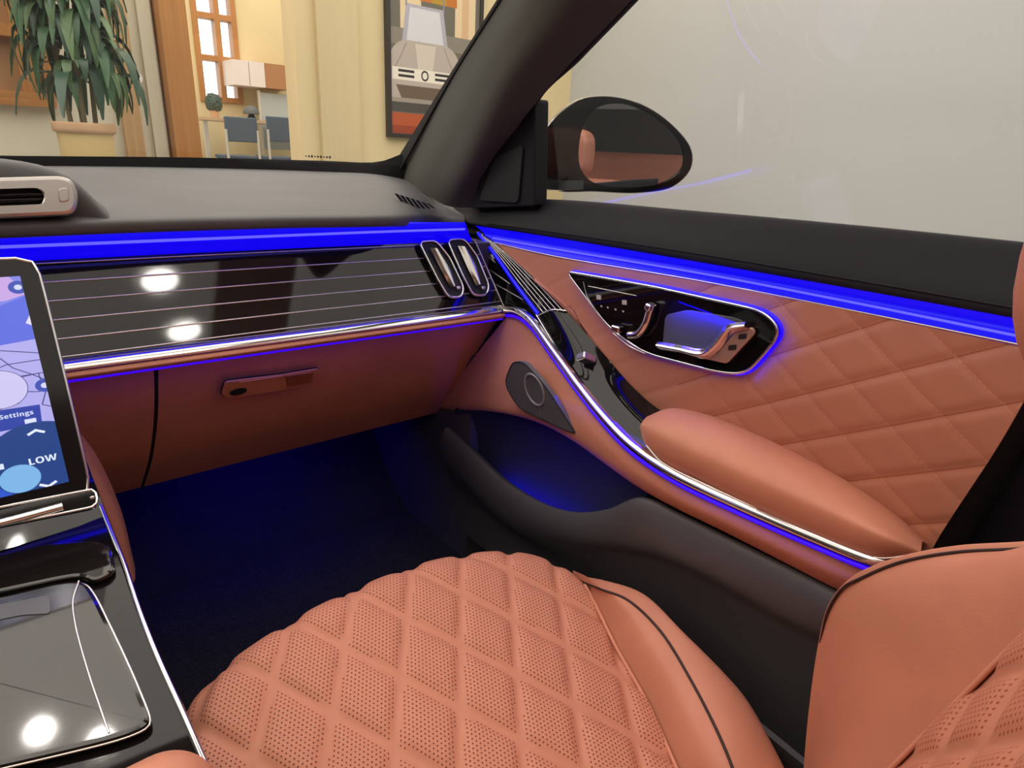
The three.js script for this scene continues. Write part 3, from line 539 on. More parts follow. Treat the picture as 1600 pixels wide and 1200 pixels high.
  const sx = [seamTop.x, oz(240, 620, -0.925).x, oz(232, 690, -0.985).x, seamBot.x];
  const gl = part('glovebox_door', loft(yl.map((y, k) => rowAt(y, zl[k], sx[k] + 0.0025, rEnd[k])), { nu: 30, nv: 24, thick: 0.012 , flip: true}), M.leather, d, 'tan leather glovebox door');
  part('side_piece', loft(yl.map((y, k) => rowAt(y, zl[k], 0.02, sx[k] - 0.0025)), { nu: 12, nv: 24, thick: 0.012, flip: true }), M.leather, d, 'tan leather piece beside the glovebox');
  part('seam_gap', tube(yl.map((y, k) => V(sx[k], y, zl[k] - 0.004)), 0.003), M.seam, d, 'dark gap beside the glovebox door');
  part('lower_edge', loft([rowAt(yB, -1.05, 0.0, rEnd[3]), rowAt(yB - 0.008, -1.07, 0.0, rEnd[3]), rowAt(yB - 0.002, -1.2, 0.0, 0.74), rowAt(yB, -1.45, 0, 0.76)], { nu: 12, nv: 12, thick: 0.004, flip: true }), M.black, d, 'black underside');
  // latch: pull recess with lock and badge
  const fr = frame(oz(420, 598, -0.903), V(1, 0, 0), V(0, 0.10, 0.066));
  const o = roundOutline([[344, 612], [350, 592], [436, 582], [496, 572], [490, 594], [440, 606], [352, 620]].map((p) => fr.hit(...p)), 0.005);
  part('latch', plate(fr, o, 0.001, 0.006, 0.002), M.leather, gl, 'tan glovebox latch');
  part('latch_shadow_gap', ring(fr, o, 0.0025, 0.0012), M.seam, gl);
  { const c = fr.hit(370, 606), g = new THREE.CylinderGeometry(0.009, 0.009, 0.004, 20); g.rotateX(Math.PI / 2); g.scale(1.3, 0.75, 1); g.translate(c[0], c[1], 0.006); g.applyMatrix4(fr.matrix); part('lock', g, M.black, gl, 'dark round lock'); }
  part('latch_button', plate(fr, roundOutline([[444, 582], [488, 576], [484, 592], [446, 599]].map((p) => fr.hit(...p)), 0.002), 0.005, 0.0075, 0.001), phy({ color: rgb(0.30, 0.09, 0.05), roughness: 0.4 }), gl, 'darker push button');
  part('latch_edge', tube([fr.hit(372, 592), fr.hit(400, 588), fr.hit(440, 582)].map((p) => fr.at(p[0], p[1], 0.0065)), 0.0007), M.stitch, gl);
  // side air vents: two slanted bright loops with a blade each
  const vf = frame(onTrim(0.4, 52), V(1, 0, 0), V(0, 0.882, -0.471)); vf.o.addScaledVector(vf.n, 0.003); vf.matrix.setPosition(vf.o);
  for (const dx of [0, 44]) {
    const v = new THREE.Group(); v.name = 'air_vent'; v.userData.label = 'slanted bright air vent'; d.add(v);
    const q = [[652, 380], [678, 378], [700, 405], [722, 452], [718, 466], [698, 466], [682, 440]].map(([u, w]) => vf.hit(u + dx - (dx ? 0.06 * (w - 380) : 0), w - (dx ? 3 : 0)));
    const ol = roundOutline(q, 0.01);
    part('opening', plate(vf, ol, -0.002, 0.004, 0.001), M.black, v);
    part('bezel', ring(vf, ol, 0.006, 0.0022), M.chrome, v);
    const bl = [[668, 390], [684, 396], [700, 424], [708, 450], [700, 452], [686, 426]].map(([u, w]) => vf.hit(u + dx - (dx ? 0.06 * (w - 380) : 0), w - (dx ? 3 : 0)));
    part('blade', loft([[0, 5, 4], [1, 2, 3]].map((r, k) => r.map((i) => vf.at(bl[i][0], bl[i][1], 0.009))).flatMap((r, k) => k ? [r] : [r, r.map((p, i) => p.clone().lerp(vf.at(bl[[1, 2, 3][i]][0], bl[[1, 2, 3][i]][1], 0.009), 0.5).addScaledVector(vf.n, 0.006))]), { nu: 16, nv: 10, thick: 0.002 }), M.chrome, v, 'curved bright blade');
    const kn = vf.hit(712 + dx - (dx ? 5 : 0), 452); const kg = new RoundedBoxGeometry(0.008, 0.006, 0.006, 2, 0.002); kg.translate(kn[0], kn[1], 0.008); kg.applyMatrix4(vf.matrix); part('thumb_wheel', kg, M.satin, v);
  }
  // end of the trim towards the door
  part('end_edge', tube([oz(741, 374, -0.918), oz(763, 424, -0.894), oz(788, 481, -0.858)], 0.0016), M.pin, d);
  // centre air vent standing on the pad
  const cf = frame(oz(60, 308, -0.878), V(1, 0, 0), V(0, 0.97, -0.2));
  const cv = new THREE.Group(); cv.name = 'center_air_vent'; cv.userData.label = 'wide bright centre air vent'; d.add(cv);
  const co = roundOutline([[-300, 290], [104, 278], [120, 300], [118, 338], [-300, 358]].map((p) => cf.hit(...p)), [0.01, 0.014, 0.014, 0.012, 0.01]);
  const ci = roundOutline([[-280, 302], [62, 291], [78, 305], [74, 328], [-280, 344]].map((p) => cf.hit(...p)), 0.009);
  part('bezel', plate(cf, co, 0, 0.02, 0.004, [ci]), M.satin, cv, 'satin metal bezel');
  part('opening', plate(cf, shrink(co, 0.006), -0.004, 0.002, 0), M.black, cv);
  part('inner_ring', ring(cf, shrink(ci, 0.004), 0.017, 0.0022), M.chrome, cv);
  for (const [v0, v1] of [[304, 318], [312, 326]]) part('vane', tube([cf.hit(-260, v0 + 18), cf.hit(0, v0 + 4), cf.hit(64, v0 + 2)].map((p) => cf.at(p[0], p[1], 0.012)), 0.0028), M.gloss, cv, 'black vane');
  part('button', plate(cf, roundOutline([[88, 298], [104, 297], [106, 318], [90, 320]].map((p) => cf.hit(...p)), 0.004), 0.019, 0.0215, 0.001), M.satin, cv);
  const hood = [[V(-0.2, 1.0, -1.02), V(0.10, 1.006, -1.02), V(0.165, 0.99, -0.98)], [V(-0.2, 1.034, -0.93), V(0.12, 1.034, -0.93), V(0.172, 0.996, -0.91)], [V(-0.2, 1.034, -0.885), V(0.13, 1.032, -0.885), V(0.172, 0.985, -0.872)], [V(-0.2, 0.97, -0.882), V(0.14, 0.97, -0.882), V(0.168, 0.972, -0.868)]];
  part('vent_hood', loft(hood, { nu: 30, nv: 20, thick: 0.003, flip: true }), M.greyPad, d, 'grey leather hood around the centre vent');
  // demister slots at the pad's end
  for (let k = 0; k < 7; k++) {
    const u = 616 + k * 8.2, t = k / 6, top = [u, 302 + k * 2.6], bot = [u + 9 + 3 * (1 - Math.abs(t - 0.4)), 309 + k * 2.4 + 9 * Math.sin(Math.PI * (0.25 + 0.7 * t))];
    const P = (q, dy) => { const dd = rayAt(q[0], q[1]); const y = 0.993 + dy; return CAM.clone().addScaledVector(dd, (y - CAM.y) / dd.y); };
    const yq = (q) => P(q, 0);
    part('demister_slot', loft([[top, [top[0] + 5, top[1] + 1]], [bot, [bot[0] + 5, bot[1] + 1]]].map((r) => r.map((q) => { const s = ox(q[0], q[1], 0.60 + 0.0012 * (q[0] - 616)); return s.add(V(0, 0.0, 0)); })), { nu: 2, nv: 6, thick: 0.002 }), M.seam, d, 'black demister slot');
  }
}
// ------------------------------------------------------------------ passenger door
const texCanvas = (w, h, draw, opts = {}) => { const cv = document.createElement('canvas'); cv.width = w; cv.height = h; draw(cv.getContext('2d'), w, h); const t = new THREE.CanvasTexture(cv); if (opts.srgb !== false) t.colorSpace = THREE.SRGBColorSpace; return t; };
const groove = (d, w) => 1 - Math.exp(-(d / w) * (d / w));
const near = (p) => Math.abs(p - Math.round(p));
{
  const d = thing('passenger_door', 'tan quilted leather passenger door with armrest and blue light strips', 'car door');
  // dark upper pad under the window
  const r0 = rowX([[700, 322, 0.805], [840, 312, 0.805], [1100, 331, 0.805], [1350, 353, 0.805], [1600, 378, 0.805], [1800, 399, 0.805]]);
  const r1 = rowX([[716, 333, 0.785], [850, 330, 0.785], [1100, 358, 0.785], [1350, 390, 0.785], [1600, 425, 0.785], [1800, 455, 0.785]]);
  const r2 = rowX([[734, 350, 0.768], [860, 369, 0.766], [1100, 409, 0.766], [1350, 452, 0.766], [1600, 497, 0.766], [1800, 535, 0.766]]);
  const r3 = r2.map((p) => p.clone().add(V(0.016, -0.004, 0)));
  part('upper_pad', loft([r0.map((p) => p.clone().add(V(0, -0.03, 0))), r0, r1, r2, r3], { nu: 60, nv: 30, thick: 0.004, flip: true }), M.doorPad, d, 'dark grey upper pad');
  part('pad_seam', tube(rowX([[760, 349, 0.7655], [860, 362, 0.765], [1100, 398, 0.765], [1350, 440, 0.765], [1600, 484, 0.765]]), 0.0008), M.seam, d);
  // blue strip
  const s0 = rowX([[742, 352, 0.780], [860, 371, 0.780], [1100, 410, 0.780], [1350, 453, 0.780], [1600, 499, 0.780], [1800, 537, 0.780]]);
  const s2 = rowX([[762, 378, 0.774], [860, 397, 0.774], [1100, 438, 0.774], [1350, 487, 0.774], [1600, 538, 0.774], [1800, 580, 0.774]]);
  const s1 = s0.map((p, i) => p.clone().lerp(s2[i], 0.5).add(V(0.006, 0, 0)));
  part('light_strip', loft([s0, s1, s2], { nu: 50, nv: 8, thick: 0.004, flip: true }), M.blueGlow, d, 'blue glowing ambient light strip');
  part('light_guide', tube(rowX([[770, 372, 0.778], [860, 388, 0.778], [1100, 428, 0.778], [1350, 476, 0.778], [1600, 527, 0.778], [1800, 568, 0.778]]), 0.0014), M.blueLine, d, 'brighter blue line in the light strip');
  { const a = ox(800, 372, 0.768), b = ox(1700, 540, 0.768), m = a.clone().lerp(b, 0.5), along = b.clone().sub(a).normalize(); areaLight(m, V(-1, -0.25, 0), a.distanceTo(b), 0.008, BLUE, 2.6, along.clone().cross(V(-1, 0, 0)).normalize()); }
  part('bright_edge', tube(rowX([[772, 379, 0.7715], [860, 399, 0.7715], [1100, 440, 0.7715], [1350, 489, 0.7715], [1600, 540, 0.7715], [1800, 582, 0.7715]]), 0.0011), M.pin, d, 'fine metal edge under the light strip');
  // quilted leather field
  const q0 = rowX([[776, 381, 0.772], [860, 401, 0.772], [1000, 424, 0.772], [1200, 460, 0.772], [1400, 501, 0.772], [1540, 530, 0.772], [1640, 552, 0.772]]);
  const qm = rowX([[830, 430, 0.766], [920, 500, 0.764], [1040, 540, 0.763], [1210, 580, 0.763], [1380, 620, 0.764], [1500, 660, 0.765], [1570, 680, 0.766]]);
  const q1 = rowX([[892, 486, 0.762], [985, 600, 0.762], [1060, 645, 0.764], [1200, 705, 0.766], [1330, 765, 0.766], [1410, 810, 0.766], [1455, 862, 0.768]]);
  const q2 = rowX([[892, 500, 0.765], [980, 620, 0.765], [1050, 670, 0.768], [1190, 730, 0.77], [1320, 790, 0.77], [1400, 840, 0.77], [1450, 885, 0.772]]);
  const pA = (p) => -15.8 * p.y + 9.67 * p.z + 16.08, pB = (p) => 17.69 * p.y + 11.91 * p.z - 12.04;
  const lim = (p) => { const k = (p.z + 0.50) / 0.16; return Math.max(0, Math.min(1, k)); };
  const quilt = texCanvas(2048, 1024, (c, w, h) => {
    c.fillStyle = '#e6e6e6'; c.fillRect(0, 0, w, h);
    const X = (z) => (z + 0.75) / 0.8 * w, Y = (y) => (1 - (y - 0.68) / 0.4) * h;
    c.lineCap = 'round';
    for (let k = -6; k <= 8; k++) {
      // family B: rows of pale stitches
      c.strokeStyle = '#ffffff'; c.lineWidth = 3; c.setLineDash([9, 7]); c.beginPath();
      for (let z = -0.42; z <= 0.05; z += 0.01) { const y = (k + 12.04 - 11.91 * z) / 17.69; c.lineTo(X(z), Y(y)); } c.stroke();
      c.strokeStyle = '#c9b4ac'; c.lineWidth = 4; c.setLineDash([]); c.beginPath();
      for (let z = -0.48; z <= 0.05; z += 0.01) { const y = (16.08 + 9.67 * z - k) / 15.8; c.lineTo(X(z), Y(y)); } c.stroke();
    }
  });
  const quiltM = M.leather.clone(); quiltM.map = quilt; quiltM.bumpMap = null;
  part('quilted_panel', loft([q0, qm, q1, q2], { nu: 260, nv: 150, thick: 0.004, flip: true,
    disp: (p) => { const f = lim(p), a = near(pA(p)) * 0.054, b = near(pB(p)) * 0.047, fa = Math.max(0, Math.min(1, (p.z + 0.56) / 0.1)); return 0.0014 * groove(a, 0.006) * (0.35 + 0.65 * fa) * (1 + f * 0.4 * groove(b, 0.006)) - 0.0006 * f * (1 - groove(b, 0.004)); },
    uvFn: (p) => [(p.z + 0.75) / 0.8, (p.y - 0.68) / 0.4] }), quiltM, d, 'tan leather with stitched diamond quilting');
  part('rear_edge', loft([rowX([[1645, 545, 0.772], [1560, 690, 0.772], [1455, 866, 0.775]]), rowX([[1668, 560, 0.79], [1583, 700, 0.79], [1478, 880, 0.79]]), rowX([[1690, 570, 0.84], [1605, 708, 0.84], [1500, 890, 0.84]])], { nu: 20, nv: 10, thick: 0.004 }), M.black, d, 'black rear edge of the door');
  { // mirror triangle with tweeter at the front corner of the window
    const t = new THREE.Group(); t.name = 'mirror_triangle'; t.userData.label = 'black triangular panel with tweeter at the window corner'; d.add(t);
    const fr = frame(V(0.772, 1.0, -0.9), V(0, 0, 1), V(0, 1, 0));
    const o = roundOutline([[736, 326], [834, 322], [836, 150], [760, 240]].map((p) => fr.hit(...p)), [0.006, 0.004, 0.01, 0.02]);
    part('panel', plate(fr, o, -0.03, 0, 0.002), M.doorPad, t);
    const o2 = roundOutline([[750, 314], [812, 318], [820, 225], [775, 248]].map((p) => fr.hit(...p)), 0.012);
    part('tweeter_cover', plate(fr, o2, 0, 0.004, 0.0015), M.black, t);
  }
  // slatted gloss panel in front of the leather
  const e0 = rowX([[744, 362, 0.779], [772, 400, 0.772], [798, 440, 0.765], [836, 492, 0.752]]), e1 = rowX([[774, 381, 0.772], [815, 416, 0.77], [848, 447, 0.767], [886, 487, 0.760]]);
  const E0 = resample(e0, 20), E1 = resample(e1, 20); E0.dense = E1.dense = true;
  part('front_trim', loft([E0, E1], { nu: 20, nv: 6, thick: 0.006 }), M.gloss, d, 'gloss black front trim');
  for (const f of [0.30, 0.45, 0.60, 0.75, 0.90]) part('inlay_line', tube(E0.map((p, i) => p.clone().lerp(E1[i], f).add(V(-0.0006, 0.0004, 0.0004))).filter((_, i) => i % 2 === 0), 0.0006, { n: 20, k: 6 }), M.pin, d, 'thin metal inlay line');
  part('front_light', tube(E0.map((p, i) => p.clone().lerp(E1[i], 0.12).add(V(-0.0006, 0, 0.0004))).filter((_, i) => i % 2 === 0), 0.0035, { n: 24 }), M.blueGlow, d, 'blue light line down the front edge');
  const f0 = rowX([[742, 362, 0.780], [764, 420, 0.770], [790, 480, 0.756]]), f1 = rowX([[744, 362, 0.779], [786, 430, 0.768], [838, 494, 0.752]]);
  part('front_trim', loft([f0, f1], { nu: 20, nv: 6, thick: 0.006 }), M.gloss, d, 'gloss black front trim');
  for (const f of [0.35, 0.6, 0.82]) { const a = resample(f0, 20), b = resample(f1, 20), k = Math.round(f * 20), n = Math.round((f - 0.12) * 20); part('inlay_line', tube([a[n], a[n].clone().lerp(b[k], 0.5), b[k]].map((p) => p.clone().add(V(-0.001, 0.001, 0.001))), 0.0009, { n: 10, k: 6 }), M.pin, d, 'thin metal inlay line'); }
  // gloss black switch panel flowing down to the armrest
  const g0 = rowX([[838, 494, 0.750], [880, 560, 0.732], [935, 630, 0.712], [985, 684, 0.700], [1020, 708, 0.695]]);
  const g1 = rowX([[886, 488, 0.762], [945, 555, 0.760], [990, 606, 0.760], [1030, 640, 0.760], [1070, 660, 0.76]]);
  const gm = rowX([[862, 486, 0.752], [915, 560, 0.742], [965, 620, 0.73], [1005, 660, 0.722], [1040, 684, 0.72]]);
  part('switch_panel', loft([g0, gm, g1], { nu: 40, nv: 20, thick: 0.005 }), M.gloss, d, 'gloss black switch panel');
  part('panel_edge', tube(rowX([[838, 492, 0.749], [880, 560, 0.731], [935, 630, 0.711], [985, 684, 0.699], [1010, 702, 0.695]]), 0.0014), M.chrome, d, 'thin bright edge');
  part('panel_edge', tube([...rowX([[840, 493, 0.749], [862, 484, 0.751], [888, 486, 0.761]])], 0.0012), M.chrome, d, 'thin bright edge');
  { const c = ox(916, 560, 0.736), k = part('window_switch', (() => { const g = new RoundedBoxGeometry(0.026, 0.012, 0.02, 3, 0.003); g.rotateZ(-0.5); g.rotateX(-0.5); g.translate(c.x, c.y, c.z); return g; })(), M.satin, d, 'satin metal window switch');
    part('tray_line', tube(rowX([[925, 600, 0.728], [955, 640, 0.72], [990, 668, 0.714], [1012, 672, 0.714]]), 0.001), M.pin, d); }
  // bright moulding along the armrest, thin light under it
  const cPix = [[789, 484, 0.748], [806, 486, 0.744], [828, 502, 0.738], [862, 548, 0.724], [900, 600, 0.708], [940, 650, 0.694], [985, 696, 0.684], [1050, 740, 0.678], [1150, 788, 0.676], [1270, 840, 0.676], [1360, 876, 0.678], [1410, 888, 0.69]];
  const c0 = rowX(cPix), cr = (dy, dx, dz = 0) => c0.map((p) => p.clone().add(V(dx, dy, dz)));
  const wid = (k) => 1;
  part('chrome_moulding', loft([cr(0.0065, 0.008), cr(0.005, -0.001), cr(-0.003, -0.004), cr(-0.0065, 0.003)], { nu: 90, nv: 10, thick: 0.002, flip: true }), M.chrome, d, 'bright metal moulding');
  part('light_line', tube(cr(-0.0105, 0.0015), 0.0026, { n: 100 }), M.blueThin, d, 'thin blue light line under the moulding');
  { const a = c0[3], b = c0[7], m = a.clone().lerp(b, 0.5).add(V(-0.004, -0.016, 0)); const al = b.clone().sub(a).normalize(); const dir = V(-0.5, -1, 0); areaLight(m, dir, a.distanceTo(b), 0.004, BLUE, 3, al.clone().cross(dir).normalize()); }
  { const a = c0[7], b = c0[10], m = a.clone().lerp(b, 0.5).add(V(-0.004, -0.016, 0)); const al = b.clone().sub(a).normalize(); const dir = V(-0.5, -1, 0); areaLight(m, dir, a.distanceTo(b), 0.004, BLUE, 4, al.clone().cross(dir).normalize()); }
  // lower leather below the moulding
  const l0 = cr(-0.0125, 0.005), lb = rowX([[688, 640, 0.745], [735, 640, 0.73], [790, 646, 0.71], [845, 662, 0.712], [900, 692, 0.708], [950, 728, 0.702], [1000, 763, 0.70], [1060, 796, 0.70], [1130, 830, 0.70], [1220, 876, 0.70], [1290, 912, 0.70], [1350, 942, 0.702]]);
  const lm = l0.map((p, i) => p.clone().lerp(lb[i], 0.45).add(V(-0.010, 0.0, 0)));
  const lB = lb.map((p) => p.clone().add(V(0.02, -0.006, 0)));
  part('lower_leather', loft([l0, lm, lb, lB], { nu: 90, nv: 30, thick: 0.004, flip: true }), M.leather, d, 'smooth tan leather band');
  part('bulkhead_seam', tube([oz(784, 492, -0.868), oz(750, 545, -0.917), oz(718, 595, -0.975), oz(691, 638, -1.04)], 0.0018), M.seam, d, 'dark gap between dashboard and door');
  // triangular speaker grille
  { const fr = frame(ox(845, 615, 0.699), V(0, 0, 1), V(0.05, 1, 0)); fr.o.x -= 0.004;
    const F = frame(ox(845, 615, 0.694), V(0.02, 0, 1), V(-0.12, 1, 0));
    const o = roundOutline([[790, 598], [804, 564], [822, 566], [856, 604], [902, 676], [884, 670], [812, 636]].map((p) => F.hit(...p)), [0.02, 0.012, 0.008, 0.02, 0.003, 0.01, 0.02]);
    const sp = new THREE.Group(); sp.name = 'speaker_grille'; sp.userData.label = 'triangular metal speaker grille'; d.add(sp);
    const holes = texCanvas(512, 512, (c, w, h) => { c.fillStyle = '#d8d8d8'; c.fillRect(0, 0, w, h); c.fillStyle = '#3a3a3a'; for (let y = 0; y < 32; y++) for (let x = 0; x < 32; x++) { c.beginPath(); c.arc((x + (y % 2) * 0.5) * 16 + 8, y * 16 + 8, 5, 0, 7); c.fill(); } });
    holes.wrapS = holes.wrapT = THREE.RepeatWrapping; holes.repeat.set(12, 12);
    const gm2 = M.grille.clone(); gm2.map = holes;
    part('grille', plate(F, o, -0.006, 0.004, 0.0015), gm2, sp); part('rim', ring(F, o, 0.0035, 0.0011), M.black, sp);
    const c = F.hit(838, 608), g = new THREE.TorusGeometry(0.021, 0.002, 10, 40); g.scale(1, 1.25, 1); g.rotateZ(0.5); g.translate(c[0], c[1], 0.004); g.applyMatrix4(F.matrix); part('cone_ring', g, M.grille, sp); }
  // armrest pad
  { const A0 = rowX([[1000, 668, 0.692], [1006, 690, 0.686], [1030, 716, 0.682], [1100, 752, 0.680], [1200, 800, 0.679], [1300, 846, 0.679], [1380, 872, 0.682], [1430, 872, 0.695]]);
    const A1 = rowX([[1002, 662, 0.69], [1018, 672, 0.682], [1050, 690, 0.676], [1120, 722, 0.674], [1215, 764, 0.673], [1310, 806, 0.673], [1390, 842, 0.676], [1438, 862, 0.695]]);
    const A2 = rowX([[1006, 656, 0.70], [1030, 652, 0.70], [1070, 660, 0.70], [1145, 690, 0.70], [1235, 732, 0.70], [1325, 780, 0.70], [1400, 826, 0.702], [1440, 852, 0.71]]);
    const A3 = rowX([[1014, 650, 0.72], [1045, 638, 0.735], [1090, 644, 0.745], [1165, 672, 0.748], [1250, 712, 0.748], [1335, 760, 0.748], [1410, 814, 0.748], [1442, 846, 0.745]]);
    const A4 = A3.map((p) => p.clone().add(V(0.022, -0.012, 0)));
    part('armrest_pad', loft([A0.map((p) => p.clone().add(V(0.02, -0.012, 0))), A0, A1, A2, A3, A4], { nu: 70, nv: 40, thick: 0.003 }), M.leather, d, 'padded tan leather armrest');
    part('armrest_seam', tube(rowX([[1010, 696, 0.683], [1034, 722, 0.681], [1102, 757, 0.6785], [1200, 803, 0.6775], [1300, 849, 0.6775], [1375, 872, 0.68], [1425, 866, 0.69]]), 0.0012), M.pin, d, 'fine metal line below the armrest'); }
  // lower plastic with pocket
  { const b0 = rowX([[700, 668, 0.715], [735, 700, 0.712], [790, 752, 0.706], [850, 788, 0.700], [900, 801, 0.698], [950, 797, 0.698], [1005, 778, 0.70], [1060, 802, 0.704], [1130, 836, 0.704], [1220, 880, 0.704], [1300, 920, 0.704], [1360, 950, 0.704]]);
    const b1 = b0.map((p, i) => p.clone().add(V(-0.014, -0.014, 0))), b2 = rowX([[690, 715, 0.705], [722, 745, 0.70], [775, 795, 0.692], [840, 828, 0.686], [900, 842, 0.682], [960, 846, 0.682], [1030, 860, 0.684], [1090, 886, 0.686], [1150, 918, 0.688], [1230, 962, 0.69], [1290, 990, 0.692], [1350, 1010, 0.694]]);
    const b3 = b2.map((p) => p.clone().add(V(0.012, -0.03, 0))), b4 = b2.map((p) => V(0.73, 0.40, p.z)), b5 = b2.map((p) => V(0.735, 0.31, p.z));
    const inn = b0.map((p) => p.clone().add(V(0.010, -0.004, 0)));
    part('door_pocket', loft([inn, b0.map((p) => p.clone().add(V(-0.004, 0.002, 0))), b1, b2, b3, b4, b5], { nu: 80, nv: 50, thick: 0.004, flip: true }), M.plastic, d, 'dark plastic door pocket');
    part('pocket_back', loft([rowX([[700, 640, 0.712], [800, 646, 0.715], [900, 690, 0.712], [1005, 768, 0.705]]).map((p) => p.add(V(0.02, 0.004, 0))), rowX([[700, 690, 0.76], [800, 690, 0.76], [900, 730, 0.76], [1005, 790, 0.74]]), rowX([[700, 760, 0.76], [790, 800, 0.76], [900, 830, 0.76], [1005, 820, 0.74]])], { nu: 24, nv: 12, thick: 0.004, flip: true }), M.pocketWall, d, 'pocket back wall');
    stripLight(ox(768, 770, 0.738), ox(885, 828, 0.738), V(0.7, 0.75, 0), 0.012, 9);
  }
  // handle and seat switch console
  { const F = frame(ox(1050, 505, 0.752), V(0, 0, 1), V(0, 1, 0));
    const H = (pts) => pts.map((p) => F.hit(...p));
    const o = roundOutline(H([[884, 424], [1030, 449], [1196, 487], [1222, 520], [1166, 586], [1120, 582], [1005, 552], [950, 512]]), [0.012, 0.02, 0.022, 0.02, 0.02, 0.02, 0.03, 0.03]);
    const n = new THREE.Group(); n.name = 'control_panel'; n.userData.label = 'gloss black panel with seat switches and door handle'; d.add(n);
    part('panel', plate(F, o, -0.008, 0, 0.002), M.gloss, n);
    part('rim', ring(F, shrink(o, 0.001), -0.001, 0.0019), M.chrome, n, 'bright metal rim');
    part('halo_light', ring(F, shrink(o, -0.0005), -0.008, 0.0026), M.blueHalo, n, 'blue light ring behind the rim');
    // light behind the rear and top rims
    for (const [p, q, w, k] of [[[900, 424], [1195, 486], 0.004, 2], [[1222, 524], [1166, 590], 0.004, 3]]) { const a = F.hit(...p), b = F.hit(...q), A = F.at(a[0], a[1], -0.004), B = F.at(b[0], b[1], -0.004), al = B.clone().sub(A).normalize(), out = al.clone().cross(F.n).multiplyScalar(-1), dir = out.clone().add(V(0.9, 0, 0)); if (out.z < 0 && p[0] > 1000) out.multiplyScalar(-1); areaLight(A.clone().lerp(B, 0.5).addScaledVector(out, 0.006), V(0.7, 0, 0).add(out), A.distanceTo(B), w, BLUE, k, al.clone().cross(V(0.7, 0, 0).add(out)).normalize()); }
    // handle: recessed cup, lever and lock key
    part('handle_cup', plate(F, roundOutline(H([[1040, 492], [1075, 484], [1150, 496], [1170, 506], [1112, 552], [1036, 542]]), 0.008), -0.001, 0.0015, 0.0008), phy({ color: rgb(0.10, 0.10, 0.105), roughness: 0.38 }), n, 'handle recess lit blue from its upper edge');
    { const a = F.hit(1048, 482), b = F.hit(1152, 496); stripLight(F.at(a[0], a[1], 0.009), F.at(b[0], b[1], 0.009), V(0.8, -1, -0.15), 0.003, 40); }
    part('door_handle', loft([H([[1034, 532], [1066, 537], [1104, 543], [1118, 534], [1142, 507], [1172, 501]]).map((p) => F.at(p[0], p[1], 0.010)), H([[1036, 538], [1068, 544], [1107, 551], [1124, 540], [1147, 513], [1174, 507]]).map((p) => F.at(p[0], p[1], 0.016)), H([[1038, 545], [1070, 551], [1109, 559], [1129, 546], [1151, 519], [1176, 512]]).map((p) => F.at(p[0], p[1], 0.008))], { nu: 30, nv: 10, thick: 0.003, flip: true }), M.chrome, n, 'satin metal door handle');
    part('lock_key', plate(F, roundOutline(H([[1124, 552], [1154, 516], [1180, 510], [1184, 520], [1140, 567], [1090, 556]]), 0.004), 0.002, 0.007, 0.001), std({ color: rgb(0.62, 0.36, 0.28), roughness: 0.3, metalness: 0.5 }), n, 'rose metal lock keys');
    for (const [u, v] of [[1166, 524], [1150, 541]]) part('key_symbol', plate(F, roundOutline(H([[u - 6, v - 3], [u + 6, v - 4], [u + 5, v + 4], [u - 7, v + 5]]), 0.001), 0.0066, 0.0078, 0), M.black, n, 'dark lock symbol');
    // seat adjustment keys shaped like a seat
    part('seat_key', tube(H([[1026, 474], [1022, 486], [1016, 504], [1004, 520], [990, 522]]).map((p) => F.at(p[0], p[1], 0.010)), 0.0055, { k: 12 }), M.chrome, n, 'seat backrest shaped metal key');
    { const c = F.at(...F.hit(1024, 478), 0.011), g = new RoundedBoxGeometry(0.016, 0.010, 0.010, 3, 0.003); g.rotateX(0.2); g.translate(c.x, c.y, c.z); part('headrest_key', g, M.chrome, n, 'headrest shaped metal key'); }
    { const c = F.at(...F.hit(972, 512), 0.010), g = new RoundedBoxGeometry(0.014, 0.010, 0.016, 3, 0.003); g.translate(c.x, c.y, c.z); part('cushion_key', g, M.chrome, n, 'cushion shaped metal key'); }
    part('lower_line', tube(H([[960, 520], [985, 540], [1010, 552]]).map((p) => F.at(p[0], p[1], 0.003)), 0.001), M.pin, n);
    for (const [u, v, w] of [[936, 464, 7], [976, 472, 7], [940, 478, 2.5], [950, 480, 2.5], [962, 483, 2.5], [974, 486, 2.5]]) part('lit_symbol', plate(F, roundOutline(H([[u - w / 2, v - w / 2], [u + w / 2, v - w / 2 + 1], [u + w / 2, v + w / 2 + 1], [u - w / 2, v + w / 2]]), 0.0006), 0, 0.0008, 0), std({ color: rgb(0.55, 0.5, 0.5), roughness: 0.5 }), n, 'small pale key symbol');
    part('key_divider', tube(H([[912, 440], [918, 462], [935, 490]]).map((p) => F.at(p[0], p[1], 0.001)), 0.0006), M.pin, n);
    part('key_divider', tube(H([[920, 447], [960, 455], [995, 462]]).map((p) => F.at(p[0], p[1], 0.001)), 0.0006), M.pin, n);
  }
}
{ // belt-line trim behind the door
  const t = thing('door_pillar', 'dark trim panel behind the rear edge of the passenger door', 'pillar');
  part('panel', loft([rowX([[1690, 540, 0.83], [1590, 700, 0.83], [1470, 900, 0.83], [1380, 1040, 0.83]]), rowX([[2100, 600, 0.80], [2050, 760, 0.80], [1980, 950, 0.80], [1900, 1100, 0.80]])], { nu: 12, nv: 8, thick: 0.02 }), M.doorPad, t);
}
areaLight(V(0.40, 0.52, -1.16), V(0, -0.9, -0.6), 0.26, 0.04, BLUE, 9, V(0, 0, 1));
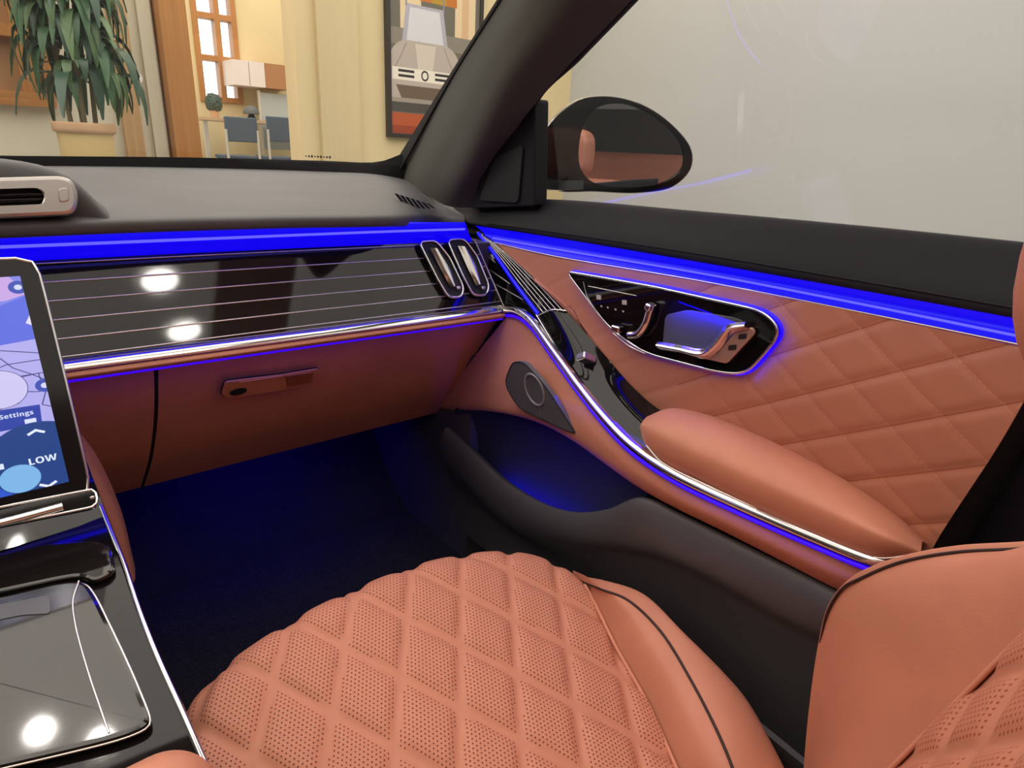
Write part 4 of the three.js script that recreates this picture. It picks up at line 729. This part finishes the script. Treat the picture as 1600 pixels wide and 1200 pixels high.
// ------------------------------------------------------------------ passenger seat
{
  const s = thing('passenger_seat', 'tan leather passenger seat with diamond quilted, perforated cushion', 'car seat');
  const y0 = (z) => 0.385 - 0.3 * z;
  const out = [V(0.108, 0, -0.465), V(0.112, 0, -0.545), V(0.14, 0, -0.582), V(0.215, 0, -0.606), V(0.315, 0, -0.617), V(0.450, 0, -0.611), V(0.555, 0, -0.578), V(0.602, 0, -0.535), V(0.612, 0, -0.475)];
  const nu = 190, outD = resample(out, nu);
  const seam = rowY([[890, 900, 0.505], [914, 916, 0.526], [935, 958, 0.516], [960, 1010, 0.502], [1010, 1100, 0.478], [1055, 1200, 0.460], [1100, 1310, 0.440], [1140, 1420, 0.425]]);
  const seamD = resample(seam, 120);
  const grid = [];
  const nvT = 170, nvF = 26;
  for (let j = 0; j <= nvT + nvF; j++) {
    const row = [];
    for (let i = 0; i <= nu; i++) {
      const a = i / nu, f = outD[i];
      const bk = V(0.245 + 0.24 * a, 0, -0.03);
      if (j <= nvT) {
        const b = j / nvT, e = 1 - Math.pow(1 - b, 1.6);
        let x = bk.x + (f.x - bk.x) * e, z = bk.z + (f.z - bk.z) * e;
        const sp = seamD[Math.round((1 - e) * 120)], e1 = outD[nu], rx = 0.485 + (e1.x - 0.485) * e, rz = bk.z + (e1.z - bk.z) * e;
        const kf = 1 - e ** 6, wr = Math.pow(a, 5) * kf, wl = Math.pow(1 - a, 5) * kf;
        x += wr * (sp.x - rx) - wl * (sp.x - rx); z += (wr + wl) * (sp.z - rz);
        const dist = Math.hypot(x - f.x, z - f.z) ;
        const rr = 0.048, q = Math.max(0, rr - dist), sideFade = Math.min(1, Math.max(0, (z + 0.44) / -0.07));
        const y = y0(z) + 0.010 * (1 - (2 * a - 1) ** 2) - (rr - Math.sqrt(Math.max(0, rr * rr - q * q))) * sideFade;
        row.push(V(x, y, z));
      } else {
        const sideFade = Math.min(1, Math.max(0, (f.z + 0.44) / -0.07)), t = (j - nvT) / nvF, y = y0(f.z) - 0.048 * sideFade - 0.20 * t, o = -0.03 * Math.max(0, t - 0.15);
        const cx = 0.36, cz = -0.35, l = Math.hypot(f.x - cx, f.z - cz);
        row.push(V(f.x + (f.x - cx) / l * o, y + 0.010 * (1 - (2 * a - 1) ** 2) * (1 - t), f.z + (f.z - cz) / l * o));
      }
    }
    grid.push(row);
  }
  const pA = (p) => 12.56 * p.x + 9.02 * p.z - 1.719, pB = (p) => -12.65 * p.x + 8.0 * p.z + 7.812;
  const perf = texCanvas(2048, 2048, (c, w, h) => {
    c.fillStyle = '#f2f2f2'; c.fillRect(0, 0, w, h);
    const step = 0.0046, r0 = 0.0007;
    c.fillStyle = '#7d4f3d';
    for (let k = 0, z = -0.645; z < 0; z += step * 0.866, k++) for (let x = 0.08 + (k % 2) * step / 2; x < 0.66; x += step) {
      const q = { x, z };
      if (near(pA(q)) * 0.0647 < 0.0045 || near(pB(q)) * 0.0668 < 0.0045) continue;
      c.beginPath(); c.arc((x - 0.06) / 0.62 * w, (z + 0.65) / 0.65 * h, r0 / 0.62 * w, 0, 7); c.fill();
    }
  });
  const insM = M.leather.clone(); insM.map = perf; insM.bumpMap = perf; insM.bumpScale = 0.0006; insM.roughness = 0.58;
  part('cushion_insert', sheet(grid, { flip: false, thick: 0, uvFn: (p) => [(p.x - 0.06) / 0.62, 1 - (p.z + 0.65) / 0.65],
    disp: (p) => { const a = near(pA(p)) * 0.0647, b = near(pB(p)) * 0.0668; const e = Math.min(1, Math.max(0, (p.y - 0.40) / 0.06)); return (0.0052 * groove(a, 0.0085) * groove(b, 0.0085) - 0.002) * e; } }), insM, s, 'quilted perforated tan leather');
  // right bolster
  const sm = seam, up = (r, d) => r.map((p, i) => p.clone().add(V(d[0], d[1], d[2] || 0)));
  const pipeR = rowY([[898, 905, 0.515], [940, 922, 0.545], [980, 938, 0.550], [1030, 985, 0.540], [1080, 1065, 0.522], [1130, 1165, 0.505], [1165, 1260, 0.488], [1195, 1350, 0.475]]);
  const midR = sm.map((p, i) => p.clone().lerp(resample(pipeR, 7)[i], 0.55).add(V(0, 0.012, 0)));
  const outR = rowY([[890, 900, 0.49], [945, 908, 0.535], [1005, 928, 0.548], [1070, 990, 0.540], [1130, 1050, 0.522], [1166, 1092, 0.508], [1205, 1160, 0.49], [1240, 1230, 0.475]]);
  const outLow = outR.map((p, i) => V(p.x + 0.006, 0.44, p.z - 0.0)), outBot = outR.map((p) => V(p.x - 0.01, 0.33, p.z));
  part('cushion_bolster', loft([up(sm, [-0.004, -0.012]), up(sm, [0.004, 0.0]), midR, pipeR, outR, outLow, outBot], { nu: 80, nv: 60, thick: 0, flip: true }), M.leather, s, 'smooth tan leather side bolster');
  part('bolster_piping', tube(up(pipeR, [0, 0.001]), 0.0016, { n: 80 }), M.piping, s, 'dark piping');
  part('seam_piping', tube(up(sm.slice(1), [0, 0.003]), 0.0022, { n: 80 }), M.stitch, s);
  // left bolster, mirrored about the seat's centre
  const mir = (r) => r.map((p) => V(0.73 - p.x, p.y, p.z));
  part('cushion_bolster', loft([mir(up(sm, [-0.004, -0.012])), mir(up(sm, [0.004, -0.004])), mir(sm).map((p) => p.add(V(-0.02, 0.0, 0))), mir(sm).map((p) => V(0.145, p.y - 0.02, p.z)), mir(sm).map((p) => V(0.14, 0.33, p.z))], { nu: 60, nv: 30, thick: 0 }), M.leather, s, 'smooth tan leather side bolster');
  // base below the cushion
  part('seat_base', merge(between(0.17, 0.64, 0.26, 0.36, -0.50, 0.20, 0.02), between(0.2, 0.24, 0.24, 0.27, -0.55, 0.2), between(0.56, 0.60, 0.24, 0.27, -0.55, 0.2)), M.black, s, 'black seat base');
  part('side_valance', loft([[V(0.655, 0.47, -0.30), V(0.660, 0.45, -0.1), V(0.66, 0.44, 0.15)], [V(0.668, 0.36, -0.34), V(0.672, 0.36, -0.1), V(0.67, 0.36, 0.15)], [V(0.66, 0.27, -0.34), V(0.66, 0.27, -0.1), V(0.66, 0.27, 0.15)]], { nu: 12, nv: 8, thick: 0.008 }), M.plastic, s, 'dark seat side cover');
  // backrest
  const ridge = rowX([[1250, 1330, 0.622], [1256, 1200, 0.622], [1264, 1110, 0.622], [1278, 1010, 0.622], [1294, 946, 0.622], [1330, 902, 0.62], [1400, 871, 0.618], [1490, 853, 0.615], [1600, 846, 0.61], [1760, 830, 0.605]]);
  const pip = rowX([[1256, 1330, 0.618], [1264, 1200, 0.618], [1272, 1110, 0.618], [1286, 1015, 0.618], [1303, 952, 0.616], [1338, 910, 0.614], [1405, 880, 0.612], [1492, 864, 0.608], [1600, 858, 0.603], [1760, 842, 0.60]]);
  const sea = rowX([[1250, 1350, 0.535], [1400, 1200, 0.535], [1440, 1160, 0.535], [1480, 1120, 0.535], [1520, 1080, 0.535], [1560, 1040, 0.535], [1600, 1000, 0.535], [1650, 950, 0.535], [1710, 890, 0.535], [1790, 800, 0.535]]);
  for (const [row, dx] of [[ridge, 0], [pip, -0.005], [sea, 0]]) { const L = row[row.length - 1]; row.push(V(L.x + dx, 0.95, Math.max(0.07, L.z + 0.05)), V(L.x - 0.02 + dx, 0.985, 0.13), V(L.x - 0.03 + dx, 0.98, 0.19)); }
  const wing = pip.map((p, i) => p.clone().lerp(sea[i], 0.5).add(V(0.008, 0, -0.014)));
  const rOut = ridge.map((p, i) => p.clone().add(V(0.026, -0.004, 0.03))), rBack = ridge.map((p) => p.clone().add(V(0.016, -0.03, 0.14)));
  part('backrest_bolster', loft([sea, wing, pip, ridge, rOut, rBack], { nu: 90, nv: 60, thick: 0 , flip: false}), M.leather, s, 'smooth tan leather backrest wing');
  part('backrest_piping', tube(rowX([[1258, 1200, 0.634], [1268, 1100, 0.628], [1283, 1000, 0.621], [1295, 952, 0.617], [1318, 918, 0.615], [1340, 906, 0.613], [1405, 879, 0.611], [1492, 863, 0.607], [1600, 857, 0.602], [1760, 841, 0.60]]), 0.0014, { n: 80 }), M.piping, s, 'dark piping');
  const cen = sea.map((p) => V(0.38, p.y, p.z + 0.03)), lef = sea.map((p) => V(0.225, p.y, p.z));
  const qz = (p) => 16 * p.x + 10 * p.y, qw = (p) => -16 * p.x + 10 * p.y;
  const per2 = texCanvas(1024, 1024, (c, w, h) => { c.fillStyle = '#f2f2f2'; c.fillRect(0, 0, w, h); c.fillStyle = '#b98a76'; const st = 0.0046; for (let k = 0, y = 0.3; y < 1.1; y += st * 0.866, k++) for (let x = 0.2 + (k % 2) * st / 2; x < 0.55; x += st) { const q = { x, y }; if (near(qz(q)) * 0.053 < 0.005 || near(qw(q)) * 0.053 < 0.005) continue; c.beginPath(); c.arc((x - 0.2) / 0.4 * w, (1.1 - y) / 0.8 * h, 1.6, 0, 7); c.fill(); } });
  const bM = M.leather.clone(); bM.map = per2; bM.bumpMap = null;
  part('backrest_insert', loft([lef, cen, sea], { nu: 200, nv: 90, thick: 0, flip: false, uvFn: (p) => [(p.x - 0.2) / 0.4, (p.y - 0.3) / 0.8], disp: (p) => 0.005 * groove(near(qz(p)) * 0.053, 0.008) * groove(near(qw(p)) * 0.053, 0.008) - 0.001 }), bM, s, 'quilted tan leather backrest');
  part('backrest_seam', tube(sea.map((p) => p.clone().add(V(-0.001, 0.001, -0.002))), 0.0018, { n: 60 }), M.stitch, s);
  part('backrest_shell', between(0.20, 0.62, 0.45, 1.0, 0.16, 0.24, 0.03).applyMatrix4(new THREE.Matrix4().makeShear(0, 0, 0, 0.0, 0, 0)), M.leather, s, 'leather rear shell of the backrest');
  const hr = new THREE.SphereGeometry(1, 64, 40); { const p = hr.attributes.position; const q = (c, k) => Math.sign(c) * Math.pow(Math.abs(c), 0.55) * k; for (let i = 0; i < p.count; i++) { const x = q(p.getX(i), 0.15), y = q(p.getY(i), 0.08), z = q(p.getZ(i), 0.06); p.setXYZ(i, x, y, z - 0.075 * (x / 0.15) ** 2); } hr.computeVertexNormals(); } hr.translate(0.402, 1.08, 0.0605); part('headrest', hr, M.leather, s, 'tan leather headrest');
  for (const x of [0.33, 0.45]) part('headrest_post', tube([V(x, 0.93, 0.12), V(x, 1.03, 0.07)], 0.006), M.chrome, s);
}
{ // the same seat on the driver side, mirrored, and the rear bench
  const src = scene.getObjectByName('passenger_seat'), o = src.clone(); o.name = 'driver_seat'; o.scale.x = -1;
  o.userData = { label: 'tan leather driver seat with diamond quilted cushion on the other side of the console', category: 'car seat' }; scene.add(o);
  const t = thing('rear_bench', 'tan leather rear bench seat behind the front seats', 'car seat');
  part('cushion', between(-0.68, 0.68, 0.28, 0.50, 0.80, 1.35, 0.05), M.leather, t); part('backrest', between(-0.68, 0.68, 0.45, 1.10, 1.30, 1.48, 0.05), M.leather, t);
}
// ------------------------------------------------------------------ centre screen and console
{
  const t = thing('touch_screen', 'upright portrait touch screen showing a map and climate controls', 'touch screen');
  const tr = oz(50, 401, -0.762), br = oz(152, 772, -0.665);
  const F = frame(V((tr.x + br.x) / 2 - 0.115, (tr.y + br.y) / 2, (tr.z + br.z) / 2), V(1, 0, 0), V(0, tr.y - br.y, tr.z - br.z));
  const hgt = Math.hypot(tr.y - br.y, tr.z - br.z), wd = 0.23;
  const o = roundOutline([[-wd / 2, -hgt / 2], [wd / 2, -hgt / 2], [wd / 2, hgt / 2], [-wd / 2, hgt / 2]], 0.016);
  part('housing', plate(F, o, -0.016, -0.0015, 0.002), M.plastic, t);
  part('rim', ring(F, shrink(o, 0.0012), -0.0006, 0.0016), M.chrome, t, 'thin bright rim');
  part('cover_glass', plate(F, shrink(o, 0.0022), -0.002, 0, 0), phy({ color: rgb(0.008, 0.008, 0.01), roughness: 0.12 }), t, 'black glass border');
  // display: map above, climate band below (right part is what the photograph shows)
  const W0 = 900, H0 = 1100, cxr = (u, v) => { const p = F.hit(u, v); return [(p[0] + (wd / 2 - 0.016)) / (wd - 0.032) * W0, (hgt / 2 - 0.018 - p[1]) / (hgt - 0.036) * H0]; };
  const cv = document.createElement('canvas'); cv.width = W0; cv.height = H0; const c = cv.getContext('2d');
  c.fillStyle = '#b3aef0'; c.fillRect(0, 0, W0, H0);
  c.fillStyle = '#7f86e8'; c.fillRect(0, 110, 560, 210); c.fillStyle = '#c9c3f6'; c.fillRect(0, 320, 620, 470);
  c.strokeStyle = '#3d3a78'; c.lineWidth = 4; { const r = rng(31); for (let k = 0; k < 16; k++) { const y = 340 + r() * 420, x = r() * 300; c.beginPath(); c.moveTo(x, y); c.lineTo(x + 160 + r() * 200, y + (r() - 0.5) * 160); c.stroke(); } }
  c.fillStyle = '#1a4f96'; c.fillRect(0, 800, W0, H0 - 800); c.fillStyle = '#2456cf'; c.fillRect(0, 800, 620, H0 - 800);
  const poly = (pts, fill, stroke, lw = 3) => { c.beginPath(); pts.forEach((p, i) => { const q = cxr(...p); i ? c.lineTo(...q) : c.moveTo(...q); }); if (fill) { c.closePath(); c.fillStyle = fill; c.fill(); } if (stroke) { c.strokeStyle = stroke; c.lineWidth = lw; c.stroke(); } };
  poly([[-60, 430], [60, 420], [66, 520], [-60, 545]], '#7f86e8');
  poly([[-60, 490], [0, 478], [40, 462], [55, 520], [64, 528], [0, 540], [-60, 540]], '#5c6ce2');
  poly([[-60, 440], [10, 430], [45, 458], [10, 470], [-60, 480]], '#c9a7e6');
  poly([[40, 505], [52, 480], [60, 512]], '#e4defa');
  for (const l of [[[-60, 560], [0, 548], [70, 552]], [[-60, 600], [10, 570], [75, 560]], [[-60, 580], [20, 590], [80, 580]], [[0, 560], [20, 575], [50, 585], [88, 600]], [[30, 590], [60, 583], [66, 600]], [[40, 612], [60, 612], [92, 605]], [[66, 632], [72, 610], [92, 620]], [[66, 632], [92, 637]], [[-60, 640], [0, 640], [30, 630]]]) poly(l, null, '#3d3a78', 4);
  { const q = cxr(8, 608); c.strokeStyle = '#44407e'; c.lineWidth = 5; c.beginPath(); c.arc(q[0] - 20, q[1], 95, 0, 7); c.stroke(); c.fillStyle = '#cfcaf6'; c.fill(); }
  for (const [u, v] of [[28, 449], [70, 602]]) { const q = cxr(u, v); c.fillStyle = '#3b4fb4'; c.beginPath(); c.arc(q[0], q[1], 34, 0, 7); c.fill(); c.fillStyle = '#d6daf8'; c.beginPath(); c.arc(q[0], q[1], 14, 0, 7); c.fill(); }
  poly([[-60, 650], [62, 632], [66, 662], [-60, 686]], '#2640a8'); 
  { const q = cxr(52, 642); c.fillStyle = '#dfe4ff'; c.font = 'bold 30px sans-serif'; c.textAlign = 'right'; c.save(); c.translate(q[0], q[1]); c.fillText('ng Settings', 0, 16); c.restore(); const q2 = cxr(48, 659); c.fillRect(q2[0] - 20, q2[1] - 16, 40, 32); }
  poly([[-80, 706], [90, 676], [140, 780], [-80, 830]], '#1a4f96');
  poly([[-80, 706], [30, 686], [60, 770], [-80, 800]], '#2456cf');
  { const q = cxr(66, 716); c.fillStyle = '#123f86'; c.beginPath(); c.arc(q[0], q[1], 190, 0, 7); c.fill(); c.fillStyle = '#eaf0ff'; c.font = 'bold 46px sans-serif'; c.textAlign = 'center'; c.fillText('LOW', q[0], q[1] + 22);
    c.strokeStyle = '#eaf0ff'; c.lineWidth = 12; for (const sgn of [-1, 1]) { c.beginPath(); c.moveTo(q[0] - 30, q[1] + sgn * 130 - sgn * 0); c.lineTo(q[0], q[1] + sgn * 148); c.lineTo(q[0] + 30, q[1] + sgn * 130); c.stroke(); }
    c.fillStyle = '#dfe8ff'; c.fillRect(q[0] + 120, q[1] - 26, 46, 40); c.fillRect(q[0] - 160, q[1] - 14, 30, 28);
    const k = cxr(32, 748); c.fillStyle = '#7db8ea'; c.beginPath(); c.arc(k[0], k[1], 70, 0, 7); c.fill(); }
  { const q = cxr(8, 428); c.fillStyle = '#e9e9ff'; c.font = '30px sans-serif'; c.textAlign = 'center'; c.fillText('12:10', q[0] + 60, q[1] + 8); }
  const tx = new THREE.CanvasTexture(cv); tx.colorSpace = THREE.SRGBColorSpace;
  const dg = new THREE.PlaneGeometry(wd - 0.032, hgt - 0.036); dg.translate(0, 0, 0.0004); dg.applyMatrix4(F.matrix);
  part('screen_display', dg, std({ color: rgb(0.02, 0.02, 0.02), roughness: 0.25, emissive: rgb(1, 1, 1), emissiveMap: tx, emissiveIntensity: 0.52 }), t, 'lit map display');
  // key bar below the screen
  const FB = frame(oz(80, 796, -0.66), V(1, 0, 0), V(0, 0.5, -0.5));
  const ob = roundOutline([[-400, 900], [-400, 872], [148, 764], [153, 784], [146, 792]].map((p) => FB.hit(...p)), 0.004);
  const kb = thing('key_bar', 'black gloss key bar with bright outline below the screen', 'key bar');
  part('bar', plate(FB, ob, -0.01, 0, 0.001), M.gloss, kb); part('outline', ring(FB, ob, 0, 0.0014), M.chrome, kb, 'bright outline');
  part('key', tube([FB.hit(-200, 862), FB.hit(0, 818), FB.hit(98, 792)].map((p) => FB.at(p[0], p[1], 0.001)), 0.004), M.chrome, kb, 'long bright key');
  { const q = FB.at(...FB.hit(144, 778), 0.001), g = new RoundedBoxGeometry(0.004, 0.003, 0.003, 2, 0.001); g.translate(q.x, q.y, q.z); part('key', g, M.satin, kb); }
}
{
  const t = thing('center_console', 'gloss black centre console with bright side edges and sliding lid', 'console');
  const F = frame(V(0, 0.672, -0.56), V(1, 0, 0), V(0, 0.2, -0.98));
  const edge = [[148, 760], [160, 792], [180, 842], [195, 880], [222, 960], [250, 1030], [290, 1118], [326, 1200], [380, 1320]].map((p) => F.hit(...p));
  const eD = resample(edge.map((p) => V(p[0], p[1], 0)), 40).map((p) => [p.x, p.y]);
  const o = [...eD, ...eD.slice().reverse().map(([a, b]) => [-a, b])];
  part('body', plate(F, o, -0.09, 0, 0.003), M.gloss, t, 'gloss black body');
  part('side_edge', tube(eD.map(([a, b]) => F.at(a - 0.001, b, 0.001)), 0.0024, { n: 120 }), M.chrome, t, 'bright side edge');
  const lid = [[-300, 1000], [0, 944], [100, 918], [136, 918], [152, 940], [205, 1050], [238, 1132], [232, 1146], [196, 1162], [120, 1182], [-300, 1280]].map((p) => F.hit(...p));
  const ol = roundOutline(lid, [0.004, 0.05, 0.02, 0.012, 0.012, 0.05, 0.012, 0.006, 0.02, 0.03, 0.004]);
  part('lid', plate(F, ol, 0.0, 0.010, 0.004), M.glossLid, t, 'gloss sliding lid');
  part('lid_edge', ring(F, ol, 0.006, 0.001), M.pin, t, 'fine bright lid edge');
  part('lid_crease', tube([[126, 920], [117, 950], [120, 985], [140, 1060], [160, 1120], [173, 1158]].map((p) => F.hit(...p)).map((p) => F.at(p[0], p[1], 0.0102)), 0.0008), M.pin, t, 'fine inlay line along the lid');
  part('lid_grip', plate(F, roundOutline([[-100, 990], [0, 958], [82, 942], [82, 972], [40, 974], [0, 982], [-100, 1010]].map((p) => F.hit(...p)), 0.004), 0.0095, 0.0108, 0.0004), std({ color: rgb(0.07, 0.07, 0.08), roughness: 0.35 }), t, 'dark grip recess');
  const tr = [[-300, 900], [0, 876], [70, 858], [150, 852], [176, 862], [182, 900], [150, 918], [128, 908], [100, 912], [0, 934], [-300, 990]].map((p) => F.hit(...p));
  part('front_cover', plate(F, roundOutline(tr, 0.008), 0.0, 0.008, 0.003), M.glossLid, t, 'gloss cover in front of the lid');
  part('riser', loft([[V(-0.12, 0.735, -0.80), V(0, 0.74, -0.80), V(0.098, 0.735, -0.80)], [V(-0.12, 0.715, -0.73), V(0, 0.715, -0.73), V(0.100, 0.712, -0.73)], [V(-0.12, 0.70, -0.69), V(0, 0.70, -0.69), V(0.101, 0.70, -0.70)]], { nu: 16, nv: 10, thick: 0.03, flip: true }), M.gloss, t, 'gloss riser to the screen');
  // tan leather flank between console and glovebox
  part('leather_flank', loft([[V(0.06, 0.74, -0.872), V(0.085, 0.74, -0.872), V(0.100, 0.735, -0.89)], [V(0.06, 0.68, -0.865), V(0.105, 0.68, -0.868), V(0.118, 0.68, -0.90)], [V(0.06, 0.61, -0.86), V(0.12, 0.61, -0.865), V(0.132, 0.60, -0.90)], [V(0.06, 0.5, -0.86), V(0.125, 0.5, -0.865), V(0.136, 0.5, -0.90)]], { nu: 16, nv: 16, thick: 0.01, flip: true }), M.leather, t, 'tan leather flank');
  const arm = t;
  const g = new RoundedBoxGeometry(0.225, 0.09, 0.5, 6, 0.035); g.translate(-0.003, 0.65, -0.146); part('armrest_pad', g, M.leather, arm, 'tan leather armrest at the rear end of the console');
  part('armrest_edge', tube([V(-0.10, 0.664, -0.385), V(-0.05, 0.672, -0.397), V(0.04, 0.672, -0.397), V(0.087, 0.668, -0.388), V(0.109, 0.664, -0.36), V(0.111, 0.664, -0.3)], 0.0026), M.satin, arm, 'bright front edge');
}

renderer.render(scene, camera);
